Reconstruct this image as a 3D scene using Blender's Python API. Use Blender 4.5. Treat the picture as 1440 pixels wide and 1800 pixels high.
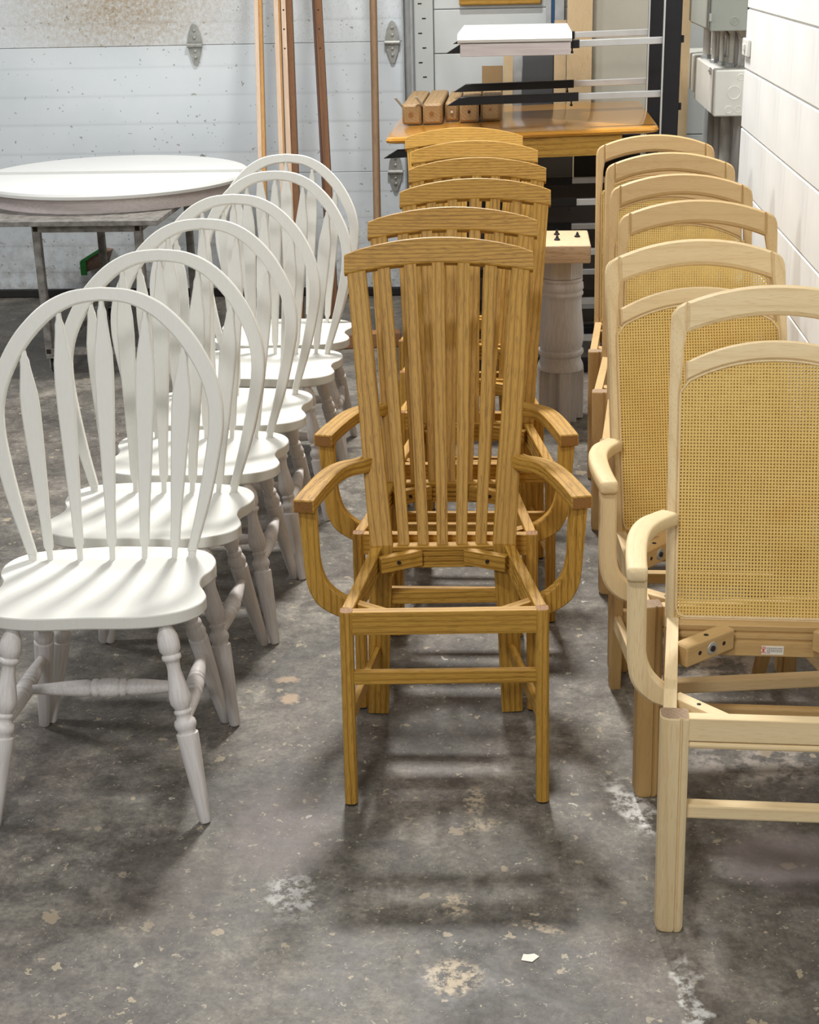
import bpy, bmesh, math, random
from mathutils import Vector, Matrix
random.seed(7)
V = Vector
for o in list(bpy.data.objects):
    bpy.data.objects.remove(o, do_unlink=True)
scene = bpy.context.scene
COL = scene.collection

# ------------------------------------------------------------------ camera
CAM_F, CAM_P, CAM_ROLL, CAM_YAW, CAM_H = 2595.9, 0.36469, 0.02381, 0.08087, 1.7216
def make_camera():
    cp, sp = math.cos(CAM_P), math.sin(CAM_P)
    fw = V((-math.sin(CAM_YAW)*cp, math.cos(CAM_YAW)*cp, -sp))
    rt0 = V((math.cos(CAM_YAW), math.sin(CAM_YAW), 0))
    up0 = rt0.cross(fw)
    c, s = math.cos(CAM_ROLL), math.sin(CAM_ROLL)
    rt = c*rt0 - s*up0
    up = s*rt0 + c*up0
    cd = bpy.data.cameras.new('camera'); co = bpy.data.objects.new('camera', cd); COL.objects.link(co)
    m = Matrix((rt, up, -fw)).transposed().to_4x4()
    m.translation = V((0, 0, CAM_H))
    co.matrix_world = m
    cd.sensor_fit = 'HORIZONTAL'; cd.sensor_width = 36.0; cd.lens = 36.0*CAM_F/1440.0
    cd.clip_start = 0.05; cd.clip_end = 60
    scene.camera = co
make_camera()

# ------------------------------------------------------------------ world, lights, exposure
w = bpy.data.worlds.new('world'); scene.world = w; w.use_nodes = True
bg = w.node_tree.nodes['Background']; bg.inputs[0].default_value = (0.98, 0.99, 1.0, 1); bg.inputs[1].default_value = 0.17
def area(name, loc, target, sx, sy, power, col):
    ld = bpy.data.lights.new(name, 'AREA'); ld.shape = 'RECTANGLE'; ld.size = sx; ld.size_y = sy
    ld.energy = power; ld.color = col
    lo = bpy.data.objects.new(name, ld); COL.objects.link(lo); lo.location = loc
    lo.rotation_euler = (V(target)-V(loc)).to_track_quat('-Z', 'Y').to_euler()
area('ceiling_lamp_rear', (-0.45, 6.1, 4.0), (-0.35, 2.4, 0), 0.5, 0.3, 255, (1.0, 0.985, 0.955))
area('ceiling_lamp_front', (-0.75, 0.3, 4.0), (-0.5, 1.6, 0), 0.6, 0.3, 66, (1.0, 0.985, 0.96))
area('ceiling_lamp_side', (-4.2, 4.2, 3.8), (-0.5, 4.6, 0.6), 0.6, 1.2, 92, (0.97, 0.98, 1.0))
area('fill_light_far', (-1.6, -3.6, 4.2), (-0.6, 4.0, 0.8), 1.2, 0.6, 122, (0.98, 0.99, 1.0))  # added fill light behind the camera, brightens the door and chair fronts
vs = scene.view_settings
vs.view_transform = 'Standard'; vs.look = 'None'; vs.gamma = 1.0; vs.use_curve_mapping = False
vs.exposure = -0.08

# ------------------------------------------------------------------ materials
def lin(r, g, b):
    f = lambda c: (c/255/12.92) if c/255 <= 0.04045 else ((c/255+0.055)/1.055)**2.4
    return (f(r), f(g), f(b), 1)
class NT:
    def __init__(s, name):
        s.m = bpy.data.materials.new(name); s.m.use_nodes = True
        s.t = s.m.node_tree; s.bsdf = s.t.nodes['Principled BSDF']
    def n(s, typ, **kw):
        nd = s.t.nodes.new(typ)
        for k, v in kw.items():
            if hasattr(nd, k) and not k.startswith('i_'):
                setattr(nd, k, v)
        return nd
    def l(s, a, b): s.t.links.new(a, b)
    def coords(s, scale=(1, 1, 1), rnd=0.0, rot=(0, 0, 0), grain=False):
        tc = s.n('ShaderNodeTexCoord'); mp = s.n('ShaderNodeMapping')
        src = tc.outputs['Object']
        if grain: src = s.n('ShaderNodeAttribute', attribute_name='grain').outputs['Vector']
        mp.inputs['Scale'].default_value = scale; mp.inputs['Rotation'].default_value = rot
        if rnd:
            oi = s.n('ShaderNodeObjectInfo'); ml = s.n('ShaderNodeVectorMath', operation='SCALE')
            cb = s.n('ShaderNodeCombineXYZ')
            for k in range(3): s.l(oi.outputs['Random'], cb.inputs[k])
            s.l(cb.outputs[0], ml.inputs[0]); ml.inputs['Scale'].default_value = rnd
            ad = s.n('ShaderNodeVectorMath', operation='ADD')
            s.l(src, ad.inputs[0]); s.l(ml.outputs[0], ad.inputs[1]); s.l(ad.outputs[0], mp.inputs['Vector'])
        else:
            s.l(src, mp.inputs['Vector'])
        return mp.outputs[0]
    def noise(s, vec, scale, detail=4, rough=0.55, dist=0.0):
        nd = s.n('ShaderNodeTexNoise'); s.l(vec, nd.inputs['Vector'])
        nd.inputs['Scale'].default_value = scale; nd.inputs['Detail'].default_value = detail
        nd.inputs['Roughness'].default_value = rough; nd.inputs['Distortion'].default_value = dist
        return nd.outputs['Fac']
    def ramp(s, fac, stops, interp='LINEAR'):
        r = s.n('ShaderNodeValToRGB'); s.l(fac, r.inputs['Fac']); cr = r.color_ramp; cr.interpolation = interp
        while len(cr.elements) < len(stops): cr.elements.new(0.5)
        for e, (p, c) in zip(cr.elements, stops):
            e.position = p; e.color = c if len(c) == 4 else (*c, 1)
        return r.outputs['Color']
    def mix(s, fac, a, b, mode='MIX'):
        m = s.n('ShaderNodeMix', data_type='RGBA', blend_type=mode)
        for sock, val in ((m.inputs[0], fac), (m.inputs[6], a), (m.inputs[7], b)):
            if isinstance(val, (int, float)): sock.default_value = val
            elif isinstance(val, tuple): sock.default_value = val
            else: s.l(val, sock)
        return m.outputs[2]
    def math(s, op, a, b=None):
        m = s.n('ShaderNodeMath', operation=op)
        for k, val in enumerate((a, b)):
            if val is None: continue
            if isinstance(val, (int, float)): m.inputs[k].default_value = val
            else: s.l(val, m.inputs[k])
        return m.outputs[0]
    def bump(s, h, strength=0.2, dist=0.002):
        b = s.n('ShaderNodeBump'); b.inputs['Strength'].default_value = strength; b.inputs['Distance'].default_value = dist
        s.l(h, b.inputs['Height']); s.l(b.outputs[0], s.bsdf.inputs['Normal'])
    def out(s, color, rough=0.5, spec=0.5, metal=0.0, coat=0.0):
        if isinstance(color, tuple): s.bsdf.inputs['Base Color'].default_value = color
        else: s.l(color, s.bsdf.inputs['Base Color'])
        if isinstance(rough, (int, float)): s.bsdf.inputs['Roughness'].default_value = rough
        else: s.l(rough, s.bsdf.inputs['Roughness'])
        s.bsdf.inputs['Specular IOR Level'].default_value = spec
        s.bsdf.inputs['Metallic'].default_value = metal
        s.bsdf.inputs['Coat Weight'].default_value = coat
        s.bsdf.inputs['Coat Roughness'].default_value = 0.25
        return s.m
BLK, WHT = (0, 0, 0, 1), (1, 1, 1, 1)
def axis_scale(axis, along, across):
    return tuple(along if k == axis else across for k in range(3))
def wood(name, axis, light, mid, dark, pore, ring_scale=18, rough=0.42, amount=0.55, coat=0.0, tint=False, ringdist=5.0):
    t = NT(name)
    v1 = t.coords(axis_scale(axis, 0.09, 1.0), 7.3, grain=True)
    wv = t.n('ShaderNodeTexWave', wave_type='RINGS', rings_direction='XYZ'[axis], wave_profile='SAW')
    t.l(v1, wv.inputs['Vector']); wv.inputs['Scale'].default_value = ring_scale
    wv.inputs['Distortion'].default_value = ringdist; wv.inputs['Detail'].default_value = 3.0
    wv.inputs['Detail Scale'].default_value = 0.9; wv.inputs['Detail Roughness'].default_value = 0.55
    v2 = t.coords(axis_scale(axis, 0.06, 1.0), 3.1, grain=True)
    fine = t.noise(v2, 520, 2, 0.5)
    big = t.noise(t.coords(axis_scale(axis, 0.2, 1.0), 5.0, grain=True), 9, 3)
    c = t.ramp(wv.outputs['Fac'], [(0.0, mid), (0.5, light), (0.80, mid), (0.97, dark), (1.0, mid)])
    c = t.mix(1.0-amount, c, mid)
    pm = t.ramp(fine, [(0.36, WHT), (0.46, BLK)])
    c = t.mix(t.math('MULTIPLY', pm, 0.6), c, pore)
    c = t.mix(t.ramp(big, [(0.35, BLK), (0.7, (0.35, 0.35, 0.35, 1))]), c, light)
    if tint:
        oi = t.n('ShaderNodeObjectInfo')
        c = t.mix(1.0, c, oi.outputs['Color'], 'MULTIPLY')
    t.bump(fine, 0.12, 0.0008)
    return t.out(c, rough, 0.3, coat=coat)
OAK = [wood('oak_grain_'+'xyz'[a], a, lin(189, 148, 68), lin(169, 124, 47), lin(102, 70, 22), lin(110, 74, 22), 34, 0.5, 0.8) for a in range(3)]
OAKEND = wood('oak_end_grain', 1, lin(150, 106, 54), lin(134, 92, 46), lin(104, 70, 34), lin(90, 60, 30), 60, 0.5, 0.5)
PALE = [wood('pale_wood_'+'xyz'[a], a, lin(230, 209, 168), lin(220, 196, 152), lin(196, 164, 116), lin(204, 174, 126), 10, 0.55, 0.35, tint=True) for a in range(3)]
PALEEND = wood('pale_end_grain', 2, lin(170, 142, 112), lin(140, 116, 92), lin(110, 88, 70), lin(196, 180, 160), 40, 0.7, 0.5)
def paint_white(name, col, grain, axis=2, amount=0.25, rough=0.42):
    t = NT(name)
    f = t.noise(t.coords(axis_scale(axis, 0.05, 1.0), 4.0, grain=True), 160, 4, 0.6)
    b = t.noise(t.coords((1, 1, 1), 4.0), 6, 3)
    c = t.mix(t.math('MULTIPLY', t.ramp(f, [(0.42, BLK), (0.62, WHT)]), amount), col, grain)
    c = t.mix(t.math('MULTIPLY', t.ramp(b, [(0.45, BLK), (0.75, WHT)]), amount*0.6), c, grain)
    t.bump(f, 0.08, 0.0006)
    return t.out(c, rough, 0.4)
WPAINT = paint_white('white_chair_paint', lin(223, 222, 214), lin(207, 201, 195), 2, 0.14)
WWASH = paint_white('whitewashed_turning', lin(218, 214, 210), lin(188, 175, 170), 2, 0.38, 0.5)
WTABLE = paint_white('white_table_paint', lin(236, 236, 232), lin(222, 222, 218), 0, 0.15, 0.3)
WAPRON = paint_white('whitewash_apron', lin(212, 202, 198), lin(186, 172, 170), 0, 0.5, 0.5)
def plain(name, col, rough=0.5, metal=0.0, var=0.12, scale=12, spec=0.5):
    t = NT(name)
    n = t.noise(t.coords((1, 1, 1), 2.0), scale, 5, 0.6)
    d = tuple(c*(1-var) for c in col[:3])+(1,)
    b = tuple(min(1, c*(1+var)) for c in col[:3])+(1,)
    return t.out(t.ramp(n, [(0.3, d), (0.7, b)]), rough, spec, metal)
def cane_mat():
    t = NT('woven_cane')
    n = t.noise(t.coords((1, 1, 1), 2.0), 9, 4)
    f = t.noise(t.coords((1, 1, 1), 2.0), 260, 2)
    c = t.ramp(n, [(0.3, lin(214, 180, 102)), (0.55, lin(224, 192, 114)), (0.75, lin(216, 176, 98))])
    c = t.mix(t.ramp(f, [(0.4, BLK), (0.7, (0.5, 0.5, 0.5, 1))]), c, lin(200, 166, 96))
    return t.out(c, 0.5, 0.35)
CANE = cane_mat()
STEEL = plain('dull_steel', lin(172, 172, 166), 0.45, 0.55, 0.2, 30)
GALV = plain('galvanised_steel', lin(176, 178, 178), 0.42, 0.6, 0.12, 18)
CARTSTEEL = plain('paint_splashed_steel', lin(140, 136, 130), 0.55, 0.4, 0.45, 26)
ALU = plain('aluminium_bar', lin(206, 208, 208), 0.35, 0.5, 0.08, 10)
BLACKP = plain('black_plastic_sleeve', lin(16, 16, 17), 0.45, 0, 0.2, 10, 0.4)
BLACKS = plain('black_steel_post', lin(22, 22, 26), 0.5, 0.1, 0.25, 14, 0.4)
RUBBER = plain('dark_rubber', lin(34, 32, 31), 0.7, 0, 0.2, 30)
DARKHOLE = plain('drilled_hole', lin(40, 28, 16), 0.9, 0, 0.1)
GREYBOX = plain('grey_enamel_box', lin(158, 162, 154), 0.45, 0, 0.06, 5)
WHITEBOX = plain('white_enamel_box', lin(222, 222, 214), 0.42, 0, 0.05, 8)
CONDUIT = plain('painted_conduit', lin(190, 186, 178), 0.55, 0.1, 0.12, 20)
CABLE = plain('grey_cable', lin(168, 164, 158), 0.6, 0, 0.1, 20)
GREEN = plain('green_paint', lin(58, 150, 70), 0.5, 0, 0.15, 30)
BROWNP = plain('worn_brown_paint', lin(132, 108, 92), 0.7, 0, 0.25, 40)
GREYSHEET = plain('grey_panel_sheet', lin(176, 172, 158), 0.6, 0, 0.08, 4)
DARKSHEET = plain('charcoal_panel_sheet', lin(70, 72, 74), 0.5, 0, 0.15, 6)
SHEETWOOD = wood('pale_plywood', 2, lin(206, 184, 148), lin(198, 174, 136), lin(178, 150, 110), lin(180, 152, 112), 6, 0.6, 0.3)
CARD = plain('brown_cardboard', lin(150, 122, 84), 0.8, 0, 0.08, 6)
BLUE = plain('blue_edge', lin(30, 70, 110), 0.5)
CEDAR = wood('red_brown_strip', 2, lin(122, 84, 50), lin(104, 68, 40), lin(70, 42, 24), lin(62, 38, 22), 20, 0.5, 0.7)
PINK = wood('pink_pale_strip', 2, lin(214, 192, 168), lin(200, 174, 148), lin(172, 140, 116), lin(182, 150, 126), 18, 0.55, 0.6)
OAKSTRIP = wood('golden_strip', 2, lin(196, 150, 92), lin(178, 130, 72), lin(140, 96, 48), lin(140, 96, 50), 18, 0.5, 0.6)
DOWEL = wood('weathered_pole', 2, lin(140, 112, 84), lin(122, 96, 70), lin(92, 70, 50), lin(88, 68, 50), 14, 0.6, 0.6)
BEAMW = wood('table_leg_timber', 1, lin(164, 136, 96), lin(148, 119, 80), lin(118, 92, 60), lin(112, 86, 56), 26, 0.55, 0.6)
TABLEOAK = wood('glossy_oak_top', 0, lin(206, 150, 62), lin(190, 132, 48), lin(146, 94, 30), lin(150, 98, 34), 14, 0.12, 0.5, coat=0.6)
RAWOAK = wood('raw_oak_board', 0, lin(222, 196, 162), lin(206, 176, 140), lin(172, 134, 96), lin(160, 120, 84), 24, 0.6, 0.6)
TIMBER = wood('floor_timber', 0, lin(168, 124, 84), lin(146, 104, 70), lin(104, 70, 44), lin(98, 66, 44), 16, 0.65, 0.6)
PAPER = plain('sticker_paper', lin(226, 218, 204), 0.7, 0, 0.04)
REDINK = plain('red_print', lin(206, 92, 70), 0.7)
DARKINK = plain('dark_print', lin(70, 70, 72), 0.7)

def floor_mat():
    t = NT('stained_concrete')
    tc = t.n('ShaderNodeTexCoord'); P = tc.outputs['Object']
    n1 = t.noise(P, 2.6, 8, 0.62, 0.4)
    n2 = t.noise(P, 11, 8, 0.7, 0.3)
    n3 = t.noise(P, 90, 8, 0.78)
    n4 = t.noise(P, 1.3, 4, 0.5)
    c = t.ramp(n1, [(0.30, lin(74, 71, 68)), (0.44, lin(104, 101, 97)), (0.56, lin(124, 120, 114)), (0.72, lin(156, 151, 142))])
    c = t.mix(t.ramp(n2, [(0.40, (0.75, 0.75, 0.75, 1)), (0.56, BLK)]), c, lin(80, 76, 72))
    c = t.mix(t.ramp(n4, [(0.52, BLK), (0.68, (0.5, 0.5, 0.5, 1))]), c, lin(112, 101, 97))
    n5 = t.noise(P, 34, 10, 0.72, 0.6)
    c = t.mix(0.85, c, t.ramp(n5, [(0.32, (0.62, 0.61, 0.60, 1)), (0.5, (1, 1, 1, 1)), (0.66, (1.34, 1.33, 1.28, 1))]), 'MULTIPLY')
    g = t.ramp(n3, [(0.3, (0.52, 0.52, 0.52, 1)), (0.7, (1.38, 1.38, 1.38, 1))])
    c = t.mix(0.8, c, g, 'MULTIPLY')
    def warp(scale, amt):
        nn = t.n('ShaderNodeTexNoise'); t.l(P, nn.inputs['Vector']); nn.inputs['Scale'].default_value = scale; nn.inputs['Detail'].default_value = 5
        sb = t.n('ShaderNodeVectorMath', operation='SUBTRACT'); t.l(nn.outputs['Color'], sb.inputs[0]); sb.inputs[1].default_value = (.5, .5, .5)
        sc = t.n('ShaderNodeVectorMath', operation='SCALE'); t.l(sb.outputs[0], sc.inputs[0]); sc.inputs['Scale'].default_value = amt
        ad = t.n('ShaderNodeVectorMath', operation='ADD'); t.l(P, ad.inputs[0]); t.l(sc.outputs[0], ad.inputs[1])
        return ad.outputs[0]
    W = warp(60, 0.045); W2 = warp(18, 0.10)
    # scattered pale chips and paint flecks
    for sc, th, col, f, cell in ((9.0, 0.13, lin(170, 156, 134), 0.7, 0.70), (24.0, 0.14, lin(172, 160, 138), 0.7, 0.52), (44.0, 0.15, lin(176, 166, 146), 0.6, 0.55), (90.0, 0.17, lin(176, 170, 156), 0.5, 0.5), (16.0, 0.08, lin(196, 194, 186), 0.7, 0.78)):
        vo = t.n('ShaderNodeTexVoronoi'); t.l(W, vo.inputs['Vector']); vo.inputs['Scale'].default_value = sc
        sep = t.n('ShaderNodeSeparateColor'); t.l(vo.outputs['Color'], sep.inputs[0])
        on = t.math('GREATER_THAN', sep.outputs[0], cell)
        sz = t.math('MULTIPLY', sep.outputs[1], th*1.6)
        mk = t.math('LESS_THAN', vo.outputs['Distance'], sz)
        c = t.mix(t.math('MULTIPLY', t.math('MULTIPLY', on, mk), f), c, col)
    # individual marks that have a place of their own on this floor
    def patch(x, y, rx, ry, ang, col, strength, brk, src=W2):
        nonlocal c
        mp = t.n('ShaderNodeMapping', vector_type='TEXTURE'); t.l(src, mp.inputs['Vector'])
        mp.inputs['Location'].default_value = (x, y, 0); mp.inputs['Rotation'].default_value = (0, 0, ang); mp.inputs['Scale'].default_value = (rx, ry, 1)
        ln = t.n('ShaderNodeVectorMath', operation='LENGTH'); t.l(mp.outputs[0], ln.inputs[0])
        m = t.ramp(ln.outputs['Value'], [(0.55, WHT), (1.0, BLK)])
        if brk:
            nz = t.noise(P, brk, 6, 0.7)
            m = t.math('MULTIPLY', m, t.ramp(nz, [(0.44, BLK), (0.56, WHT)]))
        c = t.mix(t.math('MULTIPLY', m, strength), c, col)
    c = t.mix(1.0, c, (1.02, 1.0, 0.945, 1), 'MULTIPLY')
    CH, WS = lin(188, 172, 146), lin(226, 224, 218)
    patch(-0.119, 2.17, 0.066, 0.062, 0.2, CH, 0.9, 55, W)
    patch(0.245, 2.735, 0.045, 0.15, 0.42, WS, 0.85, 30)
    patch(0.298, 2.13, 0.025, 0.15, 0.05, WS, 0.75, 40)
    patch(-0.093, 2.755, 0.026, 0.075, 0.0, CH, 0.75, 60, W)
    patch(-0.123, 2.383, 0.03, 0.045, 0.3, CH, 0.85, 70, W)
    patch(-0.566, 3.205, 0.028, 0.03, 0.2, lin(182, 158, 130), 0.8, 0, W)
    patch(-0.588, 3.304, 0.036, 0.02, 0.1, lin(182, 158, 130), 0.7, 0, W)
    patch(-0.445, 2.40, 0.05, 0.09, 0.3, WS, 0.45, 45)
    patch(-0.50, 2.62, 0.14, 0.22, 0.2, lin(160, 146, 142), 0.25, 0)
    patch(0.47, 3.40, 0.20, 0.13, 0.2, lin(190, 180, 168), 0.75, 14)
    patch(0.53, 2.95, 0.20, 0.14, 0.0, lin(184, 174, 162), 0.6, 16)
    patch(0.52, 2.56, 0.16, 0.12, 0.0, lin(160, 148, 148), 0.5, 0)
    patch(-0.08, 2.66, 0.05, 0.03, 0.4, CH, 0.7, 60, W)
    patch(0.05, 2.32, 0.05, 0.015, -0.4, CH, 0.7, 60, W)
    patch(-0.70, 2.42, 0.16, 0.22, 0.3, lin(72, 62, 58), 0.45, 0)
    rr = t.ramp(n2, [(0.3, (0.42,)*3), (0.7, (0.68,)*3)])
    hb = t.math('ADD', t.math('MULTIPLY', n3, 0.5), n2)
    t.bump(hb, 0.18, 0.003)
    return t.out(c, rr, 0.4)
FLOOR = floor_mat()

def door_mat():
    t = NT('dirty_white_door_skin')
    tc = t.n('ShaderNodeTexCoord'); P = tc.outputs['Object']
    b = t.noise(P, 2.2, 4)
    c = t.ramp(b, [(0.3, lin(214, 221, 225)), (0.7, lin(226, 231, 233))])
    # brown overspray cloud in the upper middle
    mp = t.n('ShaderNodeMapping', vector_type='TEXTURE'); t.l(P, mp.inputs['Vector'])
    mp.inputs['Location'].default_value = (-2.02, 7.7, 1.47); mp.inputs['Scale'].default_value = (0.80, 1, 0.34)
    ln = t.n('ShaderNodeVectorMath', operation='LENGTH'); t.l(mp.outputs[0], ln.inputs[0])
    cl = t.ramp(ln.outputs['Value'], [(0.15, WHT), (1.0, BLK)])
    sp = t.noise(P, 46, 7, 0.75)
    spk = t.ramp(sp, [(0.35, (0.25,)*3), (0.62, WHT)])
    sx = t.n('ShaderNodeSeparateXYZ'); t.l(P, sx.inputs[0])
    up = t.math('GREATER_THAN', sx.outputs['Z'], 1.285)
    upf = t.math('ADD', t.math('MULTIPLY', up, 0.86), 0.10)
    c = t.mix(t.math('MULTIPLY', t.math('MULTIPLY', cl, spk), upf), c, lin(164, 142, 108))
    fine = t.noise(P, 120, 4, 0.7)
    c = t.mix(t.math('MULTIPLY', t.math('MULTIPLY', t.ramp(fine, [(0.55, BLK), (0.68, WHT)]), up), 0.35), c, lin(150, 136, 112))
    # spatter spots, denser low down
    for sc, cell, th in ((26, 0.64, 0.17), (52, 0.62, 0.20)):
        nn = t.n('ShaderNodeTexNoise'); t.l(P, nn.inputs['Vector']); nn.inputs['Scale'].default_value = 30
        sb = t.n('ShaderNodeVectorMath', operation='MULTIPLY_ADD'); t.l(nn.outputs['Color'], sb.inputs[0]); sb.inputs[1].default_value = (.05, .05, .05); t.l(P, sb.inputs[2])
        vo = t.n('ShaderNodeTexVoronoi'); t.l(sb.outputs[0], vo.inputs['Vector']); vo.inputs['Scale'].default_value = sc
        sep = t.n('ShaderNodeSeparateColor'); t.l(vo.outputs['Color'], sep.inputs[0])
        low = t.ramp(sx.outputs['Z'], [(0.0, (0.26,)*3), (0.75, (0.05,)*3), (1.0, (0.0,)*3)])
        on = t.math('GREATER_THAN', t.math('ADD', sep.outputs[0], low), cell+0.2)
        mk = t.math('LESS_THAN', vo.outputs['Distance'], t.math('MULTIPLY', sep.outputs[1], th*1.5))
        c = t.mix(t.math('MULTIPLY', t.math('MULTIPLY', on, mk), 0.6), c, lin(120, 110, 86))
    lowd = t.ramp(sx.outputs['Z'], [(0.0, (0.65,)*3), (0.55, BLK)])
    c = t.mix(t.math('MULTIPLY', lowd, t.ramp(t.noise(P, 14, 7, 0.7), [(0.42, BLK), (0.66, WHT)])), c, lin(132, 126, 112))
    return t.out(c, 0.42, 0.4)
DOORM = door_mat()
WALLP = plain('white_wall_cladding', lin(208, 212, 210), 0.5, 0, 0.05, 4)
def block_mat():
    t = NT('white_painted_block')
    P = t.coords((1, 1, 1))
    n = t.noise(P, 3, 4); f = t.noise(P, 160, 5, 0.6)
    c = t.ramp(n, [(0.3, lin(226, 226, 222)), (0.7, lin(238, 238, 235))])
    s = t.noise(t.coords((3, 3, 0.6)), 4, 4)
    c = t.mix(t.ramp(s, [(0.55, BLK), (0.72, (0.4,)*3)]), c, lin(206, 208, 210))
    t.bump(f, 0.25, 0.0015)
    return t.out(c, 0.5, 0.35)
BLOCKM = block_mat()

# ------------------------------------------------------------------ mesh helpers
def fin(bm, name, mats, sharp=18, flat=False):
    bmesh.ops.recalc_face_normals(bm, faces=bm.faces)
    me = bpy.data.meshes.new(name); bm.to_mesh(me); bm.free()
    for m in (mats if isinstance(mats, (list, tuple)) else [mats]): me.materials.append(m)
    if mats in OAK:                      # sawn ends show darker end grain
        a = OAK.index(mats); me.materials.append(OAKEND)
        for p in me.polygons:
            if abs(p.normal[a]) > 0.93: p.material_index = 1
    if not flat:
        me.shade_smooth(); me.set_sharp_from_angle(angle=math.radians(sharp))
    return me
def loft(bm, rings, cap=True, closed=False, mat=0, grains=None):
    gl = bm.verts.layers.float_vector.get('grain') or bm.verts.layers.float_vector.new('grain')
    vr = [[bm.verts.new(p) for p in r] for r in rings]
    for i, r in enumerate(vr):
        for j, v in enumerate(r): v[gl] = grains[i][j] if grains else v.co
    n = len(vr[0]); fs = []
    seq = list(zip(vr, vr[1:]))
    if closed: seq.append((vr[-1], vr[0]))
    for a, b in seq:
        for k in range(n):
            fs.append(bm.faces.new((a[k], a[(k+1) % n], b[(k+1) % n], b[k])))
    if cap and not closed:
        fs.append(bm.faces.new(vr[0][::-1])); fs.append(bm.faces.new(vr[-1]))
    for f in fs: f.material_index = mat
    return vr
def rr(c, u, v, hw, hh, ch):
    ch = min(ch, hw*0.9, hh*0.9); k = ch*0.29
    pts = [(hw, -hh+ch), (hw, hh-ch), (hw-k, hh-k), (hw-ch, hh), (-hw+ch, hh), (-hw+k, hh-k), (-hw, hh-ch), (-hw, -hh+ch), (-hw+k, -hh+k), (-hw+ch, -hh), (hw-ch, -hh), (hw-k, -hh+k)]
    return [V(c)+u*a+v*b for a, b in pts]
def sweep(bm, pts, ws, hs, up=(0, 0, 1), ch=0.002, mat=0, endch=True):
    """w is the size across `up`, h along it"""
    pts = [V(p) for p in pts]; n = len(pts); up = V(up)
    ws = ws if isinstance(ws, (list, tuple)) else [ws]*n
    hs = hs if isinstance(hs, (list, tuple)) else [hs]*n
    rings = []; grains = []; run = 0.0
    span = pts[-1]-pts[0]; ax = max(range(3), key=lambda k: abs(span[k]))
    o1, o2 = [k for k in range(3) if k != ax]; base = pts[0].copy()
    def gr(r, p, s, u):
        out = []
        for q in r:
            g = V((0, 0, 0)); g[ax] = base[ax]+run; a, b = (q-p).dot(s), (q-p).dot(u)
            sx = abs(s[o1]) >= abs(s[o2])
            g[o1] = base[o1]+(a if sx else b); g[o2] = base[o2]+(b if sx else a); out.append(g)
        return out
    for i, p in enumerate(pts):
        if i: run += (p-pts[i-1]).length
        d = (pts[min(i+1, n-1)]-pts[max(i-1, 0)]).normalized()
        s = d.cross(up).normalized(); u = s.cross(d).normalized()
        r = rr(p, s, u, ws[i]/2, hs[i]/2, ch)
        if endch and i in (0, n-1):
            o = d*(ch if i == 0 else -ch)
            r2 = rr(p, s, u, ws[i]/2-ch, hs[i]/2-ch, ch*0.5)
            r1 = [q+o for q in r]
            rings += [r2, r1] if i == 0 else [r1, r2]
            g1, g2 = gr(r1, p, s, u), gr(r2, p, s, u); grains += [g2, g1] if i == 0 else [g1, g2]
        else: rings.append(r); grains.append(gr(r, p, s, u))
    loft(bm, rings, mat=mat, grains=grains)
def bar(bm, p0, p1, w, h, up=(0, 0, 1), ch=0.0015, mat=0): sweep(bm, [p0, p1], w, h, up, ch, mat)
def box(bm, a, b, ch=0.0015, mat=0):
    a, b = V(a), V(b); c = (a+b)/2
    bar(bm, (a.x, c.y, c.z), (b.x, c.y, c.z), abs(b.y-a.y), abs(b.z-a.z), (0, 0, 1), ch, mat)
def lathe(bm, p0, p1, prof, seg=20, mat=0):
    """prof: (t, radius) along p0->p1"""
    p0, p1 = V(p0), V(p1); d = (p1-p0).normalized()
    a = d.cross(V((0, 1, 0))); a = a if a.length > 0.1 else d.cross(V((1, 0, 0)))
    a.normalize(); b = d.cross(a)
    L = (p1-p0).length; ax = max(range(3), key=lambda k: abs(d[k])); o1, o2 = [k for k in range(3) if k != ax]
    rings, grains = [], []
    for t, r in prof:
        ro, go = [], []
        for k in range(seg):
            ca, sa = r*math.cos(2*math.pi*k/seg), r*math.sin(2*math.pi*k/seg)
            ro.append(p0.lerp(p1, t)+a*ca+b*sa); g = V((0, 0, 0)); g[ax] = p0[ax]+t*L; g[o1] = p0[o1]+ca; g[o2] = p0[o2]+sa; go.append(g)
        rings.append(ro); grains.append(go)
    loft(bm, rings, mat=mat, grains=grains)
def tube(bm, pts, r, seg=10, mat=0):
    pts = [V(p) for p in pts]; n = len(pts); rings = []; ref = V((0.3, 0.7, 0.2))
    for i, p in enumerate(pts):
        d = (pts[min(i+1, n-1)]-pts[max(i-1, 0)]).normalized()
        a = d.cross(ref).normalized(); b = d.cross(a)
        rings.append([p+a*(r*math.cos(2*math.pi*k/seg))+b*(r*math.sin(2*math.pi*k/seg)) for k in range(seg)])
    loft(bm, rings, mat=mat)
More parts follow.
